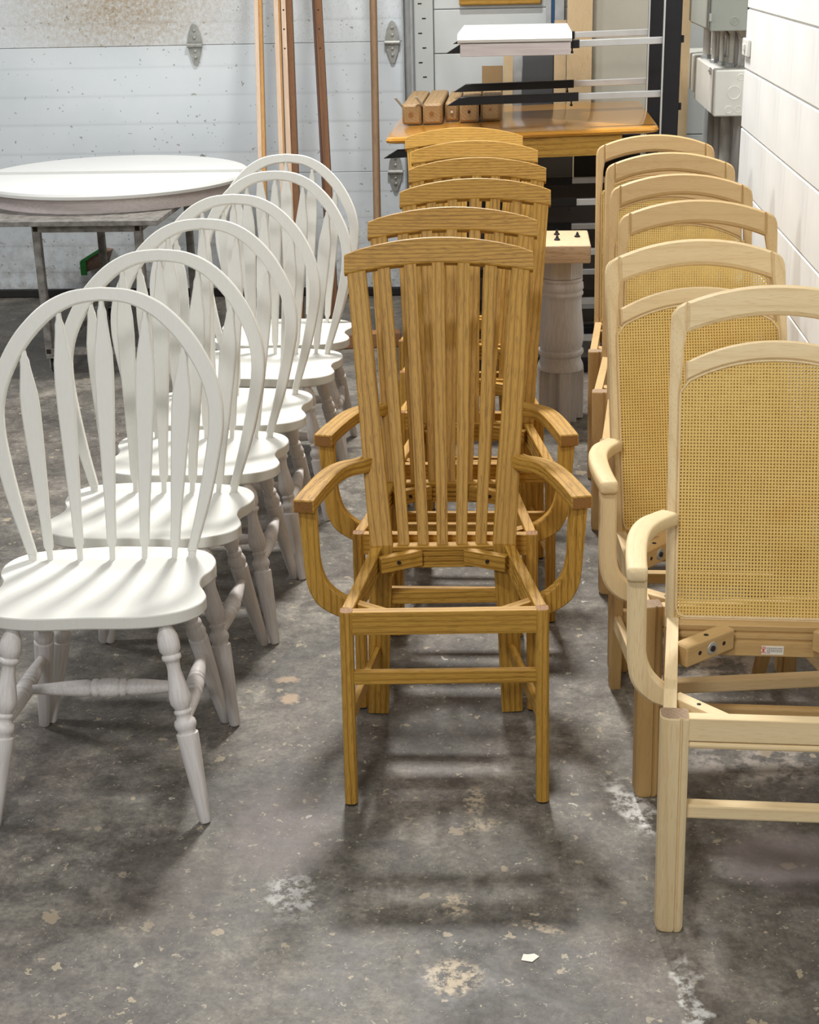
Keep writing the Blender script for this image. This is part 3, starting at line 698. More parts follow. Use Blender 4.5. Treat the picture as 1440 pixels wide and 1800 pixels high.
# ================================================================== cane-back chairs
def cane_meshes():
    M = {}
    SL = 0.325; Y0 = 0.43
    yb = lambda z: Y0+(z-0.45)*SL
    U = V((1, 0, 0)); Vv = V((0, SL, 1)); N = V((0, -1, SL)).normalized()
    O = V((0, Y0-0.45*SL, 0))          # plane: O + U*x + Vv*z
    T = 0.030
    def slab(poly, mat, t0=0.004, t=T, ch=0.004, name='p', **kw):
        return mesh1(name, mat, lambda b: prism(b, poly, O+N*(t0-t), U, Vv, N, t, ch), **kw)
    topz = lambda x: 1.0825-0.0325*(abs(x)/0.18)**2.1
    botz = lambda x: 1.0270-0.0350*(abs(x)/0.18)**2.0
    m2t = lambda x: 0.9785-0.0425*(abs(x)/0.18)**2.1
    m2b = lambda x: 0.9425-0.0435*(abs(x)/0.18)**2.2
    xs = [-0.178+0.356*i/20 for i in range(21)]
    M['top_rail'] = slab([(x, topz(x)) for x in xs]+[(x, botz(x)) for x in xs[::-1]], PALE[0], 0.006, 0.032, 0.006, 'top_rail', sharp=25)
    M['arched_rail'] = slab([(x, m2t(x)) for x in xs]+[(x, m2b(x)) for x in xs[::-1]], PALE[0], 0.003, 0.026, 0.004, 'arched_rail', sharp=25)
    M['lower_back_rail'] = slab([(-0.18, 0.425), (0.18, 0.425), (0.18, 0.452), (-0.18, 0.452)], PALE[0], 0.004, 0.028, 0.003, 'lower_back_rail')
    for sd in (-1, 1):
        k = 'L' if sd < 0 else 'R'
        pl = [(0.208, 0.43), (0.2085, 0.70), (0.2085, 1.010), (0.2075, 1.022), (0.204, 1.033), (0.197, 1.0415), (0.188, 1.0465), (0.178, 1.0507), (0.178, 0.990), (0.183, 0.96), (0.184, 0.93), (0.186, 0.895), (0.189, 0.875), (0.189, 0.60), (0.189, 0.43)]
        M['stile'+k] = slab([(sd*a, b) for a, b in pl], PALE[2], 0.006, 0.032, 0.005, 'stile', sharp=25)
        def rleg(b):
            pts = [(sd*0.180, 0.522, 0.0), (sd*0.186, 0.486, 0.12), (sd*0.192, 0.456, 0.26), (sd*0.1965, 0.442, 0.37), (sd*0.1985, 0.443, 0.452)]
            sweep(b, pts, [0.026, 0.026, 0.024, 0.022, 0.020], [0.036, 0.036, 0.034, 0.032, 0.030], (0, -1, 0), 0.004)
        M['rear_leg'+k] = mesh1('rear_leg', PALE[2], rleg)
        # fluted front leg with one long groove
        def fring(z, s):
            # outline from outer-back, round the outer front, to inner back; x outward
            a0 = 0.2145-0.006*(1-z/0.452)
            ol = [(0.0245, 0.040), (0.0255, 0.030), (0.0255, 0.016), (0.0235, 0.008), (0.019, 0.003), (0.012, 0.0005), (0.0, 0.0), (-0.0085, 0.0008), (-0.0095, 0.0050), (-0.0125, 0.0055), (-0.0140, 0.0020), (-0.020, 0.0010), (-0.0245, 0.003), (-0.0255, 0.008), (-0.0255, 0.038), (-0.023, 0.042), (0.020, 0.043)]
            return [V((sd*(a0+x*s), 0.021+(y-0.021)*s, z)) for x, y in ol]
        M['front_leg'+k] = mesh1('front_leg', [PALE[2], PALEEND], lambda b: loft(b, [fring(0.0, 0.72), fring(0.004, 0.88), fring(0.014, 1), fring(0.449, 1), fring(0.452, 0.94)]))
        me = M['front_leg'+k]
        for p in me.polygons:
            if p.center.z > 0.4515 and abs(p.normal.z) > 0.9: p.material_index = 1
        M['side_rail'+k] = mesh1('side_rail', PALE[1], lambda b: bar(b, (sd*0.2215, 0.040, 0.4215), (sd*0.1935, 0.430, 0.4215), 0.024, 0.058))
        M['side_stretcher'+k] = mesh1('side_stretcher', PALE[1], lambda b: bar(b, (sd*0.212, 0.040, 0.235), (sd*0.191, 0.462, 0.205), 0.016, 0.040, ch=0.003))
        def rblock(b): bar(b, (sd*0.186, 0.300, 0.428), (sd*0.086, 0.392, 0.428), 0.034, 0.044, ch=0.003)
        M['corner_block'+k] = mesh1('corner_block', PALE[0], rblock)
        # bolt washer and holes on the block face looking forward / inward
        d = (V((sd*0.086, 0.392, 0))-V((sd*0.186, 0.300, 0))).normalized(); nn = V((d.y*sd, -abs(d.x), 0)).normalized()
        if nn.y > 0: nn = -nn
        nn = V((-sd*abs(d.y), -abs(d.x), 0)).normalized()
        mid = V((sd*0.134, 0.348, 0.428))+nn*0.017
        M['washer'+k] = mesh1('washer', STEEL, lambda b: lathe(b, mid-nn*0.001, mid+nn*0.002, [(0, 0.0135), (0.6, 0.0135), (1, 0.0125)], 20))
        M['bolt'+k] = mesh1('bolt', DARKHOLE, lambda b: lathe(b, mid+nn*0.0015, mid+nn*0.006, [(0, 0.006), (0.7, 0.006), (1, 0.003)], 10))
        def holes(b):
            for s in (-0.034, 0.034):
                p = mid+d*s; lathe(b, p-nn*0.001, p+nn*0.0006, [(0, 0.0045), (1, 0.0045)], 12)
            p = V((sd*0.134, 0.348, 0.4500)); lathe(b, p, p+V((0, 0, 0.0006)), [(0, 0.005), (1, 0.005)], 12)
        M['holes'+k] = mesh1('screw_hole', DARKHOLE, holes)
        M['front_block'+k] = mesh1('corner_block', PALE[0], lambda b: bar(b, (sd*0.208, 0.112, 0.432), (sd*0.118, 0.026, 0.432), 0.026, 0.022, ch=0.002))
        M['fhole'+k] = mesh1('screw_hole', DARKHOLE, lambda b: lathe(b, (sd*0.168, 0.074, 0.4425), (sd*0.168, 0.074, 0.4437), [(0, 0.004), (1, 0.004)], 10))
        path = cr([(sd*0.2825, 0.128, 0.667), (sd*0.282, 0.20, 0.666), (sd*0.278, 0.275, 0.664), (sd*0.268, 0.345, 0.660), (sd*0.250, 0.400, 0.656), (sd*0.226, 0.445, 0.650), (sd*0.204, 0.478, 0.646)], 5)
        n = len(path)
        M['arm'+k] = mesh1('arm', PALE[1], lambda b: sweep(b, path, [interp([(0, 0.037), (0.3, 0.040), (0.7, 0.044), (1, 0.040)], i/(n-1)) for i in range(n)], [0.028]*n, (0, 0, 1), 0.006), sharp=50)
        outer = cr([(0.2985, 0.655), (0.297, 0.559), (0.2935, 0.478), (0.281, 0.437), (0.254, 0.409), (0.228, 0.398), (0.218, 0.396)], 4)
        inner = cr([(0.2635, 0.655), (0.262, 0.559), (0.260, 0.502), (0.250, 0.468), (0.234, 0.447), (0.222, 0.438), (0.217, 0.436)], 4)
        def jj(b):
            rings = []; c = 0.005; y0, y1 = 0.142, 0.172
            for p, q in zip(outer, inner):
                dd = (q-p).normalized()*c; a, b2, e, f = p, p+dd, q-dd, q
                rings.append([V((sd*a.x, y0+c, a.y)), V((sd*b2.x, y0, b2.y)), V((sd*e.x, y0, e.y)), V((sd*f.x, y0+c, f.y)), V((sd*f.x, y1-c, f.y)), V((sd*e.x, y1, e.y)), V((sd*b2.x, y1, b2.y)), V((sd*a.x, y1-c, a.y))])
            loft(b, rings)
        M['arm_support'+k] = mesh1('arm_support', PALE[2], jj)
    # cane: two woven sheets, one on each face of the back
    HX, ZB, P_, W_ = 0.1895, 0.449, 0.0063, 0.0031
    ctop = lambda x: m2b(min(abs(x), 0.1895))-0.001
    def xlim(z):
        lo, hi = 0.0, HX
        if ctop(HX) >= z: return HX
        for _ in range(30):
            m = (lo+hi)/2
            if ctop(m) >= z: lo = m
            else: hi = m
        return lo
    def cane(b, off, ph):
        x = -HX+ph*P_
        i = 0
        while x < HX:
            zt = ctop(x)
            if zt > ZB+0.02:
                o = O+N*off
                a, c2 = x, min(x+W_, HX)
                q = [o+U*a+Vv*ZB, o+U*c2+Vv*ZB, o+U*c2+Vv*zt, o+U*a+Vv*zt]
                q2 = [p-N*0.0006 for p in q]
                loft(b, [q2, q])
            x += P_; i += 1
        z = ZB+ph*P_
        while z < 0.941:
            xl = xlim(z+W_)
            if xl > 0.01:
                o = O+N*(off-0.0005)
                q = [o-U*xl+Vv*z, o+U*xl+Vv*z, o+U*xl+Vv*(z+W_), o-U*xl+Vv*(z+W_)]
                loft(b, [[p-N*0.0006 for p in q], q])
            z += P_
    M['caneF'] = mesh1('cane_panel', CANE, lambda b: cane(b, 0.0035, 0.2), flat=True)
    M['caneB'] = mesh1('cane_panel', CANE, lambda b: cane(b, -0.020, 0.62), flat=True)
    # bead round the opening
    def bead(b):
        pts = []
        for i in range(25):
            x = -0.186+0.372*i/24
            pts.append((x, ctop(x)-0.0015))
        loop = [(-0.1885, 0.47), (-0.1885, 0.60), (-0.1885, 0.75), (-0.1885, 0.86), (-0.1875, 0.880)]+pts[1:-1]+[(0.1875, 0.880), (0.1885, 0.86), (0.1885, 0.75), (0.1885, 0.60), (0.1885, 0.47), (0.184, 0.456), (0.172, 0.4515), (0, 0.4515), (-0.172, 0.4515), (-0.184, 0.456)]
        n = len(loop); rings = []
        for i in range(n):
            p, q, r = V(loop[i-1]), V(loop[i]), V(loop[(i+1) % n])
            d = (r-p).normalized(); s = V((-d.y, d.x)); h = 0.0028
            rings.append([O+U*(q+s*h).x+Vv*(q+s*h).y+N*0.002, O+U*(q+s*h*0.5).x+Vv*(q+s*h*0.5).y+N*0.0065, O+U*(q-s*h*0.5).x+Vv*(q-s*h*0.5).y+N*0.0065, O+U*(q-s*h).x+Vv*(q-s*h).y+N*0.002])
        loft(b, rings, closed=True)
    M['bead'] = mesh1('cane_bead', PALE[2], bead, sharp=60)
    M['front_rail'] = mesh1('front_rail', PALE[0], lambda b: box(b, (-0.191, 0.004, 0.4065), (0.191, 0.028, 0.4515), 0.002))
    M['front_bead'] = mesh1('front_rail_bead', PALE[0], lambda b: box(b, (-0.191, 0.001, 0.393), (0.191, 0.028, 0.4045), 0.004))
    M['front_stretcher'] = mesh1('front_stretcher', PALE[0], lambda b: box(b, (-0.190, 0.014, 0.242), (0.190, 0.040, 0.270), 0.004))
    M['rear_stretcher'] = mesh1('rear_stretcher', PALE[0], lambda b: box(b, (-0.181, 0.458, 0.196), (0.181, 0.478, 0.232), 0.004))
    def brail(b):
        prof = [(0.425, 0.448), (0.402, 0.448), (0.400, 0.446), (0.400, 0.437), (0.404, 0.435), (0.404, 0.431), (0.396, 0.429), (0.396, 0.422), (0.400, 0.420), (0.400, 0.416), (0.392, 0.414), (0.392, 0.386), (0.394, 0.384), (0.425, 0.384)]
        loft(b, [[V((x, y, z)) for y, z in prof] for x in (-0.184, 0.184)])
    M['back_rail'] = mesh1('back_rail', PALE[0], brail)
    return M
CM = cane_meshes()
def cane_chair(x, y, rz, arms, tint, legtint, label):
    r = thing('cane_armchair' if arms else 'cane_chair', label, 'chair', (x, y, 0), rz, 'cane-back chairs along the block wall')
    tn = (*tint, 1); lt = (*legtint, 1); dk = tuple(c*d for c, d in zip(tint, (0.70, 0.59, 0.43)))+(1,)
    for n in ('top_rail', 'arched_rail', 'lower_back_rail', 'front_stretcher'): part(n, CM[n], r, color=tn)
    fr = part('front_rail', CM['front_rail'], r, color=tn); part('bead', CM['front_bead'], fr, color=tn)
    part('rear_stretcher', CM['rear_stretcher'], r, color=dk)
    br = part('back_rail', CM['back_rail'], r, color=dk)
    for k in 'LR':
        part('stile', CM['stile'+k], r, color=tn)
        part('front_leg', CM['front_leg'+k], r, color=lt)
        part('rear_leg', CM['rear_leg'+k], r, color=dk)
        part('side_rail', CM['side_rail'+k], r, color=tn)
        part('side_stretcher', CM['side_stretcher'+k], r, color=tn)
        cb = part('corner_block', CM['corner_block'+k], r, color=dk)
        part('washer', CM['washer'+k], cb, label='round steel washer'); part('bolt', CM['bolt'+k], cb); part('screw_hole', CM['holes'+k], cb)
        fb = part('corner_block', CM['front_block'+k], r, color=tn); part('screw_hole', CM['fhole'+k], fb)
        if arms:
            part('arm', CM['arm'+k], r, color=tn); part('arm_support', CM['arm_support'+k], r, color=tn)
    part('cane_panel', CM['caneF'], r, kind='stuff', label='woven yellow cane'); part('cane_panel', CM['caneB'], r, kind='stuff', label='woven yellow cane')
    part('cane_bead', CM['bead'], r, color=tn)
    return r, br
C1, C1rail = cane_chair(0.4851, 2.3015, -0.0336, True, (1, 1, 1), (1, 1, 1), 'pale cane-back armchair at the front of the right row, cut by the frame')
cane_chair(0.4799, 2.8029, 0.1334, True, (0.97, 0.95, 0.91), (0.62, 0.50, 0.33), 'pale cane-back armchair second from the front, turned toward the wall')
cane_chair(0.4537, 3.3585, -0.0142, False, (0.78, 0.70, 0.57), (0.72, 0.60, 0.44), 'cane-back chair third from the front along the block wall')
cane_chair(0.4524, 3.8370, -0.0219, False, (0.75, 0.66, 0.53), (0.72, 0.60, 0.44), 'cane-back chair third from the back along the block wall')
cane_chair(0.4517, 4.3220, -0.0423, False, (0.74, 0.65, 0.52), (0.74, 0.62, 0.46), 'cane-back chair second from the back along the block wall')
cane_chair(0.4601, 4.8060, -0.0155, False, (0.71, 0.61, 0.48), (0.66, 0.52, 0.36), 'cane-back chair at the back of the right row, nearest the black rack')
# paper sticker on the back rail of the nearest cane chair
def stick(b): box(b, (-0.020, 0.3905, 0.3895), (0.024, 0.3921, 0.4085), 0.0003)
st = part('sticker', mesh1('sticker', PAPER, stick), C1rail, label='small paper sticker with red emblem')
def marks(b):
    box(b, (-0.0165, 0.3900, 0.3925), (-0.0150, 0.3906, 0.4055), 0.0001)
    for s in (-1, 1):
        bar(b, (-0.0158, 0.3903, 0.399), (-0.0158+s*0.005, 0.3903, 0.4055), 0.0014, 0.0006, (0, -1, 0), 0.0001)
        bar(b, (-0.0158, 0.3903, 0.399), (-0.0158+s*0.005, 0.3903, 0.3925), 0.0014, 0.0006, (0, -1, 0), 0.0001)
    box(b, (-0.0190, 0.3900, 0.4060), (-0.0120, 0.3906, 0.4072), 0.0001)
bm = NB(); marks(bm); me = fin(bm, 'emblem', REDINK); o = bpy.data.objects.new('emblem', me); COL.objects.link(o); o.parent = C1rail
def lines(b):
    rnd = random.Random(3)
    for r_, z in enumerate((0.4035, 0.4000, 0.3965, 0.3930)):
        x = -0.009
        while x < (0.021 if r_ < 3 else -0.002):
            wv = rnd.uniform(0.0015, 0.004)
            box(b, (x, 0.3901, z), (x+wv, 0.3906, z+0.0012), 0.0001); x += wv+0.001
part('print', mesh1('print', DARKINK, lines), C1rail)

# ================================================================== round white table top on a steel cart
def disc(b, z0, z1, R, cx, cy, half, gap, edge):
    """half disc of a split round top; half=+1 rear, -1 front"""
    n = 48; ol = []
    a0 = math.asin(gap/R)
    for i in range(n+1):
        a = a0+(math.pi-2*a0)*i/n
        ol.append((R*math.cos(a), half*R*math.sin(a)))
    c = V((0, half*R*0.45))
    def rg(ins, z): 
        out = []
        for p in ol:
            q = V(p); L = q.length
            s = (L-ins)/L
            yy = q.y*s
            if abs(yy) < gap: yy = half*gap
            out.append(V((cx+q.x*s, cy+yy, z)))
        return out
    loft(b, [rg(0.02, z0), rg(0.004, z0+0.004), rg(0, (z0+z1)/2), rg(0.004, z1-0.006), rg(0.010, z1-0.003), rg(0.020, z1-0.003), rg(0.024, z1)])
TX, TY, TR, TZ = -1.895, 6.835, 0.625, 0.782
tb = thing('round_tabletop', 'white round split tabletop resting on the steel cart', 'tabletop', (0, 0, 0))
for hf in (-1, 1): part('leaf_half', mesh1('leaf_half', WTABLE, lambda b: disc(b, TZ-0.034, TZ, TR, TX, TY, hf, 0.046, 0), sharp=25), tb)
def apr(b):
    n = 64
    def rg(R, z): return [V((TX+R*math.cos(2*math.pi*i/n), TY+R*math.sin(2*math.pi*i/n), z)) for i in range(n)]
    loft(b, [rg(TR-0.07, TZ-0.036), rg(TR-0.045, TZ-0.036), rg(TR-0.045, TZ-0.096), rg(TR-0.07, TZ-0.096)], closed=True)
part('slide', mesh1('slide', plain('grey_slide', lin(150, 150, 145), 0.6), lambda b: box(b, (TX-0.56, TY-0.07, TZ-0.062), (TX+0.56, TY+0.07, TZ-0.0345), 0.002)), tb)
part('apron', mesh1('apron', WAPRON, apr), tb, label='whitewashed round apron')
ct = thing('steel_cart', 'paint splashed steel cart on casters under the round white tabletop', 'cart')
PZ = 0.685
part('top_plate', mesh1('top_plate', CARTSTEEL, lambda b: box(b, (-2.75, 6.09, PZ-0.022), (-1.52, 7.20, PZ), 0.002)), ct)
LX, LY = (-2.062, -1.622), (6.16, 7.12)
for x in LX:
    for y in LY:
        part('leg', mesh1('leg', CARTSTEEL, lambda b: box(b, (x-0.0165, y-0.0165, 0.085), (x+0.0165, y+0.0165, PZ-0.023), 0.003)), ct)
        ca = part('caster', mesh1('caster', RUBBER, lambda b: lathe(b, (x-0.014+0.012, y+0.03, 0.037), (x+0.014+0.012, y+0.03, 0.037), [(0, 0.020), (0.05, 0.032), (0.25, 0.037), (0.75, 0.037), (0.95, 0.032), (1, 0.020)], 22)), ct)
        part('fork', mesh1('fork', STEEL, lambda b: (box(b, (x-0.012, y+0.012, 0.030), (x-0.005, y+0.045, 0.085), 0.002), box(b, (x+0.029, y+0.012, 0.030), (x+0.036, y+0.045, 0.085), 0.002), box(b, (x-0.016, y-0.012, 0.0775), (x+0.036, y+0.045, 0.0855), 0.002))), ca)
    part('side_rail', mesh1('side_rail', CARTSTEEL, lambda b: (box(b, (x-0.0165, LY[0], PZ-0.058), (x+0.0165, LY[1], PZ-0.024), 0.003),)), ct)
    part('side_rail', mesh1('side_rail', CARTSTEEL, lambda b: box(b, (x-0.0165, LY[0], 0.095), (x+0.0165, LY[1], 0.125), 0.003)), ct)
for y in LY:
    part('cross_rail', mesh1('cross_rail', CARTSTEEL, lambda b: box(b, (LX[0], y-0.0160, PZ-0.057), (LX[1], y+0.0160, PZ-0.0245), 0.003)), ct)
    part('cross_rail', mesh1('cross_rail', CARTSTEEL, lambda b: box(b, (LX[0], y-0.0160, 0.094), (LX[1], y+0.0160, 0.124), 0.003)), ct)
for x in LX:
    part('bolt_hole', mesh1('bolt_hole', DARKHOLE, lambda b: box(b, (x-0.010, 6.1425, PZ-0.052), (x+0.010, 6.1435, PZ-0.032), 0.0005)), ct)
    part('bolt_hole', mesh1('bolt_hole', DARKHOLE, lambda b: box(b, (x-0.010, 6.1425, 0.100), (x+0.010, 6.1435, 0.120), 0.0005)), ct)

# green edged bracket low on the door
gb = thing('door_step_bracket', 'small brown bracket with green painted edges low on the white door', 'bracket')
part('bracket_body', mesh1('bracket_body', BROWNP, lambda b: prism(b, [(-2.318, 0.150), (-2.205, 0.190), (-2.175, 0.262), (-2.225, 0.268), (-2.318, 0.212)], (0, YD-0.10, 0), (1, 0, 0), (0, 0, 1), (0, 1, 0), 0.097, 0.003)), gb)
part('green_edge', mesh1('green_edge', GREEN, lambda b: (box(b, (-2.334, YD-0.112, 0.140), (-2.300, YD-0.1005, 0.214), 0.003), bar(b, (-2.325, YD-0.106, 0.212), (-2.212, YD-0.106, 0.277), 0.012, 0.016, (0, 0, 1)), box(b, (-2.200, YD-0.112, 0.185), (-2.150, YD-0.1005, 0.214), 0.003))), gb, label='bright green edging')

# ================================================================== strips leaning on the door, timber on the floor
def lean(name, label, base, top, w, t, mats, ext=1.38, holes=None, rnd=False, face=None):
    base, top = V(base), V(top); end = base+(top-base)*ext
    L = (end-base).length; d = (end-base).normalized()
    r = thing(name, label, 'board', (0, 0, 0), 0, None)
    if rnd:
        part('shaft', mesh1('shaft', mats, lambda b: lathe(b, base+V((0, 0, 0.002)), end, [(0, w/2), (0.01, w/2), (0.99, w/2), (1, w/2)], 16)), r)
        return r
    part('strip', mesh1('strip', mats, lambda b: sweep(b, [base+V((0, 0, 0.004)), end], w, t, (0, -1, 0.02), 0.0015)), r)
    s = d.cross(V((0, -1, 0.02))).normalized(); f = s.cross(d).normalized()
    if face is not None:      # a second coloured strip glued on one flank
        side, fw, fm = face
        p0 = base+s*side*(w/2+fw/2+0.0008); p1 = end+s*side*(w/2+fw/2+0.0008)
        part('edging', mesh1('edging', fm, lambda b: sweep(b, [p0+V((0, 0, 0.004)), p1], fw, t*1.02, (0, -1, 0.02), 0.0015)), r)
    if holes:
        for k in range(holes):
            p = base.lerp(end, 0.12+0.83*k/holes)+f*(t/2)
            part('peg_hole', HOLE, r).matrix_local = Matrix.Translation(p) @ f.to_track_quat('Z', 'Y').to_matrix().to_4x4()
    return r
HOLE = mesh1('peg_hole', DARKHOLE, lambda b: lathe(b, (0, 0, -0.001), (0, 0, 0.0006), [(0, 0.0045), (1, 0.0045)], 10))
lean('leaning_strip', 'thin pale pink and golden wood strip, leftmost of the strips leaning on the door', (-1.243, 6.92, 0), (-1.284, 7.45, 1.505), 0.020, 0.03, PINK, face=(1, 0.016, OAKSTRIP))
lean('leaning_strip', 'pale pink grooved strip leaning just left of the drilled pale strip', (-1.128, 6.90, 0), (-1.188, 7.45, 1.503), 0.022, 0.032, PINK, face=(1, 0.008, OAKSTRIP))
lean('leaning_strip', 'pale and dark drilled strip leaning on the door behind the rear white chair', (-1.078, 6.84, 0), (-1.148, 7.42, 1.502), 0.022, 0.03, PINK, holes=20, face=(1, 0.030, CEDAR))
lean('leaning_strip', 'dark red-brown strip with a row of peg holes leaning alone on the door', (-0.888, 6.86, 0), (-0.985, 7.45, 1.498), 0.034, 0.03, CEDAR, holes=20, face=(-1, 0.011, plain('strip_dark_edge', lin(70, 40, 24), 0.6)))
lean('leaning_pole', 'round weathered brown pole leaning at the right end of the door', (-0.672, 6.78, 0), (-0.720, 7.45, 1.494), 0.036, 0.03, DOWEL, rnd=True)
fl = thing('floor_timber', 'long brown timber lying on the floor under the leaning strips', 'timber')
part('beam', mesh1('beam', TIMBER, lambda b: bar(b, (-0.98, 6.60, 0.035), (-0.56, 6.66, 0.035), 0.075, 0.068, ch=0.004)), fl)

# ================================================================== drying rack with cantilever arms
rk = thing('drying_rack', 'black rack with pairs of metal arms in black sleeves beside the block wall', 'rack')
LEV = [(1.357, -0.31, 0.018), (1.152, -0.31, 0.018), (0.972, -0.575, 0.045), (0.727, -0.35, 0.012), (0.520, -0.35, 0.012), (0.310, -0.35, 0.012), (0.150, -0.35, 0.012)]
for Y, x0, x1 in ((6.2, 0.553, 0.622), (6.8, 0.542, 0.602)):
    part('upright', mesh1('upright', BLACKS, lambda b: box(b, (x0, Y-0.02, 0.0), (x1, Y+0.055, 2.2), 0.003)), rk)
    part('upright_edge', mesh1('upright_edge', ALU, lambda b: box(b, (x0-0.004, Y-0.0225, 0.05), (x0+0.003, Y-0.0205, 2.2), 0.0005)), rk)
    part('base_foot', mesh1('base_foot', BLACKS, lambda b: box(b, (-0.25, Y-0.015, 0.0), (x0-0.001, Y+0.05, 0.05), 0.003)), rk)
    for z, xt, droop in LEV:
        a = part('arm', mesh1('arm', ALU, lambda b: bar(b, (x0-0.001, Y+0.015, z), (xt+0.12, Y+0.015, z-droop*(x0-xt-0.12)/(x0-xt)), 0.024, 0.026, ch=0.002)), rk)
        zs = lambda x: z-droop*(x0-x)/(x0-xt)
        xs1 = 0.222
        def sleeve(b):
            hh, d0, d1 = 0.0165, Y-0.002, Y+0.032
            pts = [(xs1, zs(xs1)-hh), (xs1, zs(xs1)+hh), (xt+0.055, zs(xt)+hh), (xt, zs(xt)-hh)]
            prism(b, pts, (0, d0, 0), (1, 0, 0), (0, 0, 1), (0, 1, 0), d1-d0, 0.002)
        sl = part('sleeve', mesh1('sleeve', BLACKP, sleeve), a)
        part('thumb_screw', mesh1('thumb_screw', BLACKP, lambda b: (lathe(b, (xs1-0.028, Y+0.015, zs(xs1)-0.016), (xs1-0.028, Y+0.015, zs(xs1)-0.030), [(0, 0.003), (1, 0.003)], 8), lathe(b, (xs1-0.028, Y+0.015, zs(xs1)-0.029), (xs1-0.028, Y+0.015, zs(xs1)-0.037), [(0, 0.006), (1, 0.005)], 8))), a)
for z in (1.36, 1.10, 0.85):
    part('bracket', mesh1('bracket', BLACKS, lambda b: box(b, (0.623, 6.215, z-0.014), (0.636, 6.235, z+0.014), 0.001)), rk)

# white painted leaf on the top pair of arms
wl = thing('table_leaf', 'white painted table leaf with apron lying on the top rack arms', 'table leaf')
part('leaf_board', mesh1('leaf_board', WTABLE, lambda b: (loft(b, [[V((x, y, z)) for y, z in [(6.86, 1.372), (6.86, 1.398), (6.17, 1.398), (6.165, 1.394), (6.150, 1.394), (6.135, 1.386), (6.130, 1.376), (6.136, 1.366), (6.150, 1.362), (6.165, 1.360), (6.165, 1.372)]] for x in (-0.262, 0.190)]))), wl)
part('apron', mesh1('apron', WAPRON, lambda b: box(b, (-0.252, 6.142, 1.312), (0.186, 6.164, 1.3605), 0.002)), wl, label='whitewashed apron strip')

# oak table top on the rack
tt = thing('oak_tabletop', 'glossy golden oak tabletop without legs lying across the rack arms', 'tabletop', (0, 0, 0))
TA = 0.027
zt = lambda x: 1.0+(x+0.56)*TA
def ttop(b):
    x0, x1, y0, y1, R = -0.562, 0.548, 6.140, 7.24, 0.05
    ol = []
    for cx, cy, a0 in ((x1-R, y1-R, 0), (x0+R, y1-R, 90), (x0+R*0.6, y0+R*0.6, 180), (x1-R, y0+R, 270)):
        r_ = R if not (cx < 0 and cy < 6.5) else R*0.6
        for k in range(7):
            a = math.radians(a0+15*k); ol.append(V((cx+r_*math.cos(a), cy+r_*math.sin(a))))
    c = V(((x0+x1)/2, (y0+y1)/2))
    def rg(ins, dz):
        out = []
        for p in ol:
            q = V((p.x-math.copysign(ins, p.x-c.x), p.y-math.copysign(ins, p.y-c.y)))
            out.append(V((q.x, q.y, zt(q.x)+dz)))
        return out
    loft(b, [rg(0.014, -0.026), rg(0.004, -0.022), rg(0.0, -0.013), rg(0.004, -0.004), rg(0.012, 0.0)])
part('top', mesh1('top', TABLEOAK, ttop, sharp=25), tt)
for y in (6.168, 7.15):
    part('apron', mesh1('apron', OAK[0], lambda b: bar(b, (-0.43, y, zt(-0.43)-0.066), (0.40, y, zt(0.40)-0.066), 0.020, 0.078)), tt)
# loose table legs on it
spec = [(-0.524, -0.438, 6.560, 1, 0), (-0.434, -0.348, 6.555, 1, 0), (-0.342, -0.280, 6.640, 0, 1), (-0.276, -0.190, 6.565, 0, 2), (-0.186, -0.098, 6.585, 0, 0)]
labs = ['loose square table leg with a steel bolt, leftmost of five on the oak tabletop', 'loose square table leg with a steel bolt, second from the left on the oak tabletop', 'narrow recessed table leg in the middle of five on the oak tabletop', 'loose table leg with a round dowel hole in its end', 'loose square table leg at the right end of the five on the oak tabletop']
for (x0, x1, y0, bolt, hole), lb in zip(spec, labs):
    xm = (x0+x1)/2; z0 = zt(x0)+0.0025+(x1-x0)*TA; hh = x1-x0 if not hole == 1 else 0.080
    r = thing('loose_table_leg', lb, 'table leg', (0, 0, 0), 0, 'loose table legs on the oak tabletop')
    part('shaft', mesh1('shaft', [BEAMW], lambda b: bar(b, (xm, y0, z0+hh/2), (xm, 7.20, z0+hh/2), x1-x0-0.003, hh, ch=0.010)), r)
    part('growth_rings', mesh1('growth_rings', OAKEND, lambda b: [lathe(b, (xm-0.004, y0-0.0002, z0+hh*0.5), (xm-0.004, y0-0.0012, z0+hh*0.5), [(0, q), (1, q)], 16) for q in (0.010,)]) if bolt else mesh1('growth_rings', OAKEND, lambda b: lathe(b, (xm, y0-0.0002, z0+hh*0.55), (xm, y0-0.001, z0+hh*0.55), [(0, 0.007), (1, 0.007)], 12)), r)
    if bolt:
        part('hanger_bolt', mesh1('hanger_bolt', STEEL, lambda b: lathe(b, (x0+0.004, y0+0.02, z0+hh-0.014), (x0-0.028, y0+0.0, z0+hh+0.030), [(0, 0.005), (0.95, 0.005), (1, 0.003)], 10)), r)
    if hole:
        part('dowel_hole', mesh1('dowel_hole', ALU if hole == 1 else DARKHOLE, lambda b: lathe(b, (xm, y0-0.001, z0+hh*0.5), (xm, y0-0.003, z0+hh*0.5), [(0, 0.006), (1, 0.006)], 12)), r)

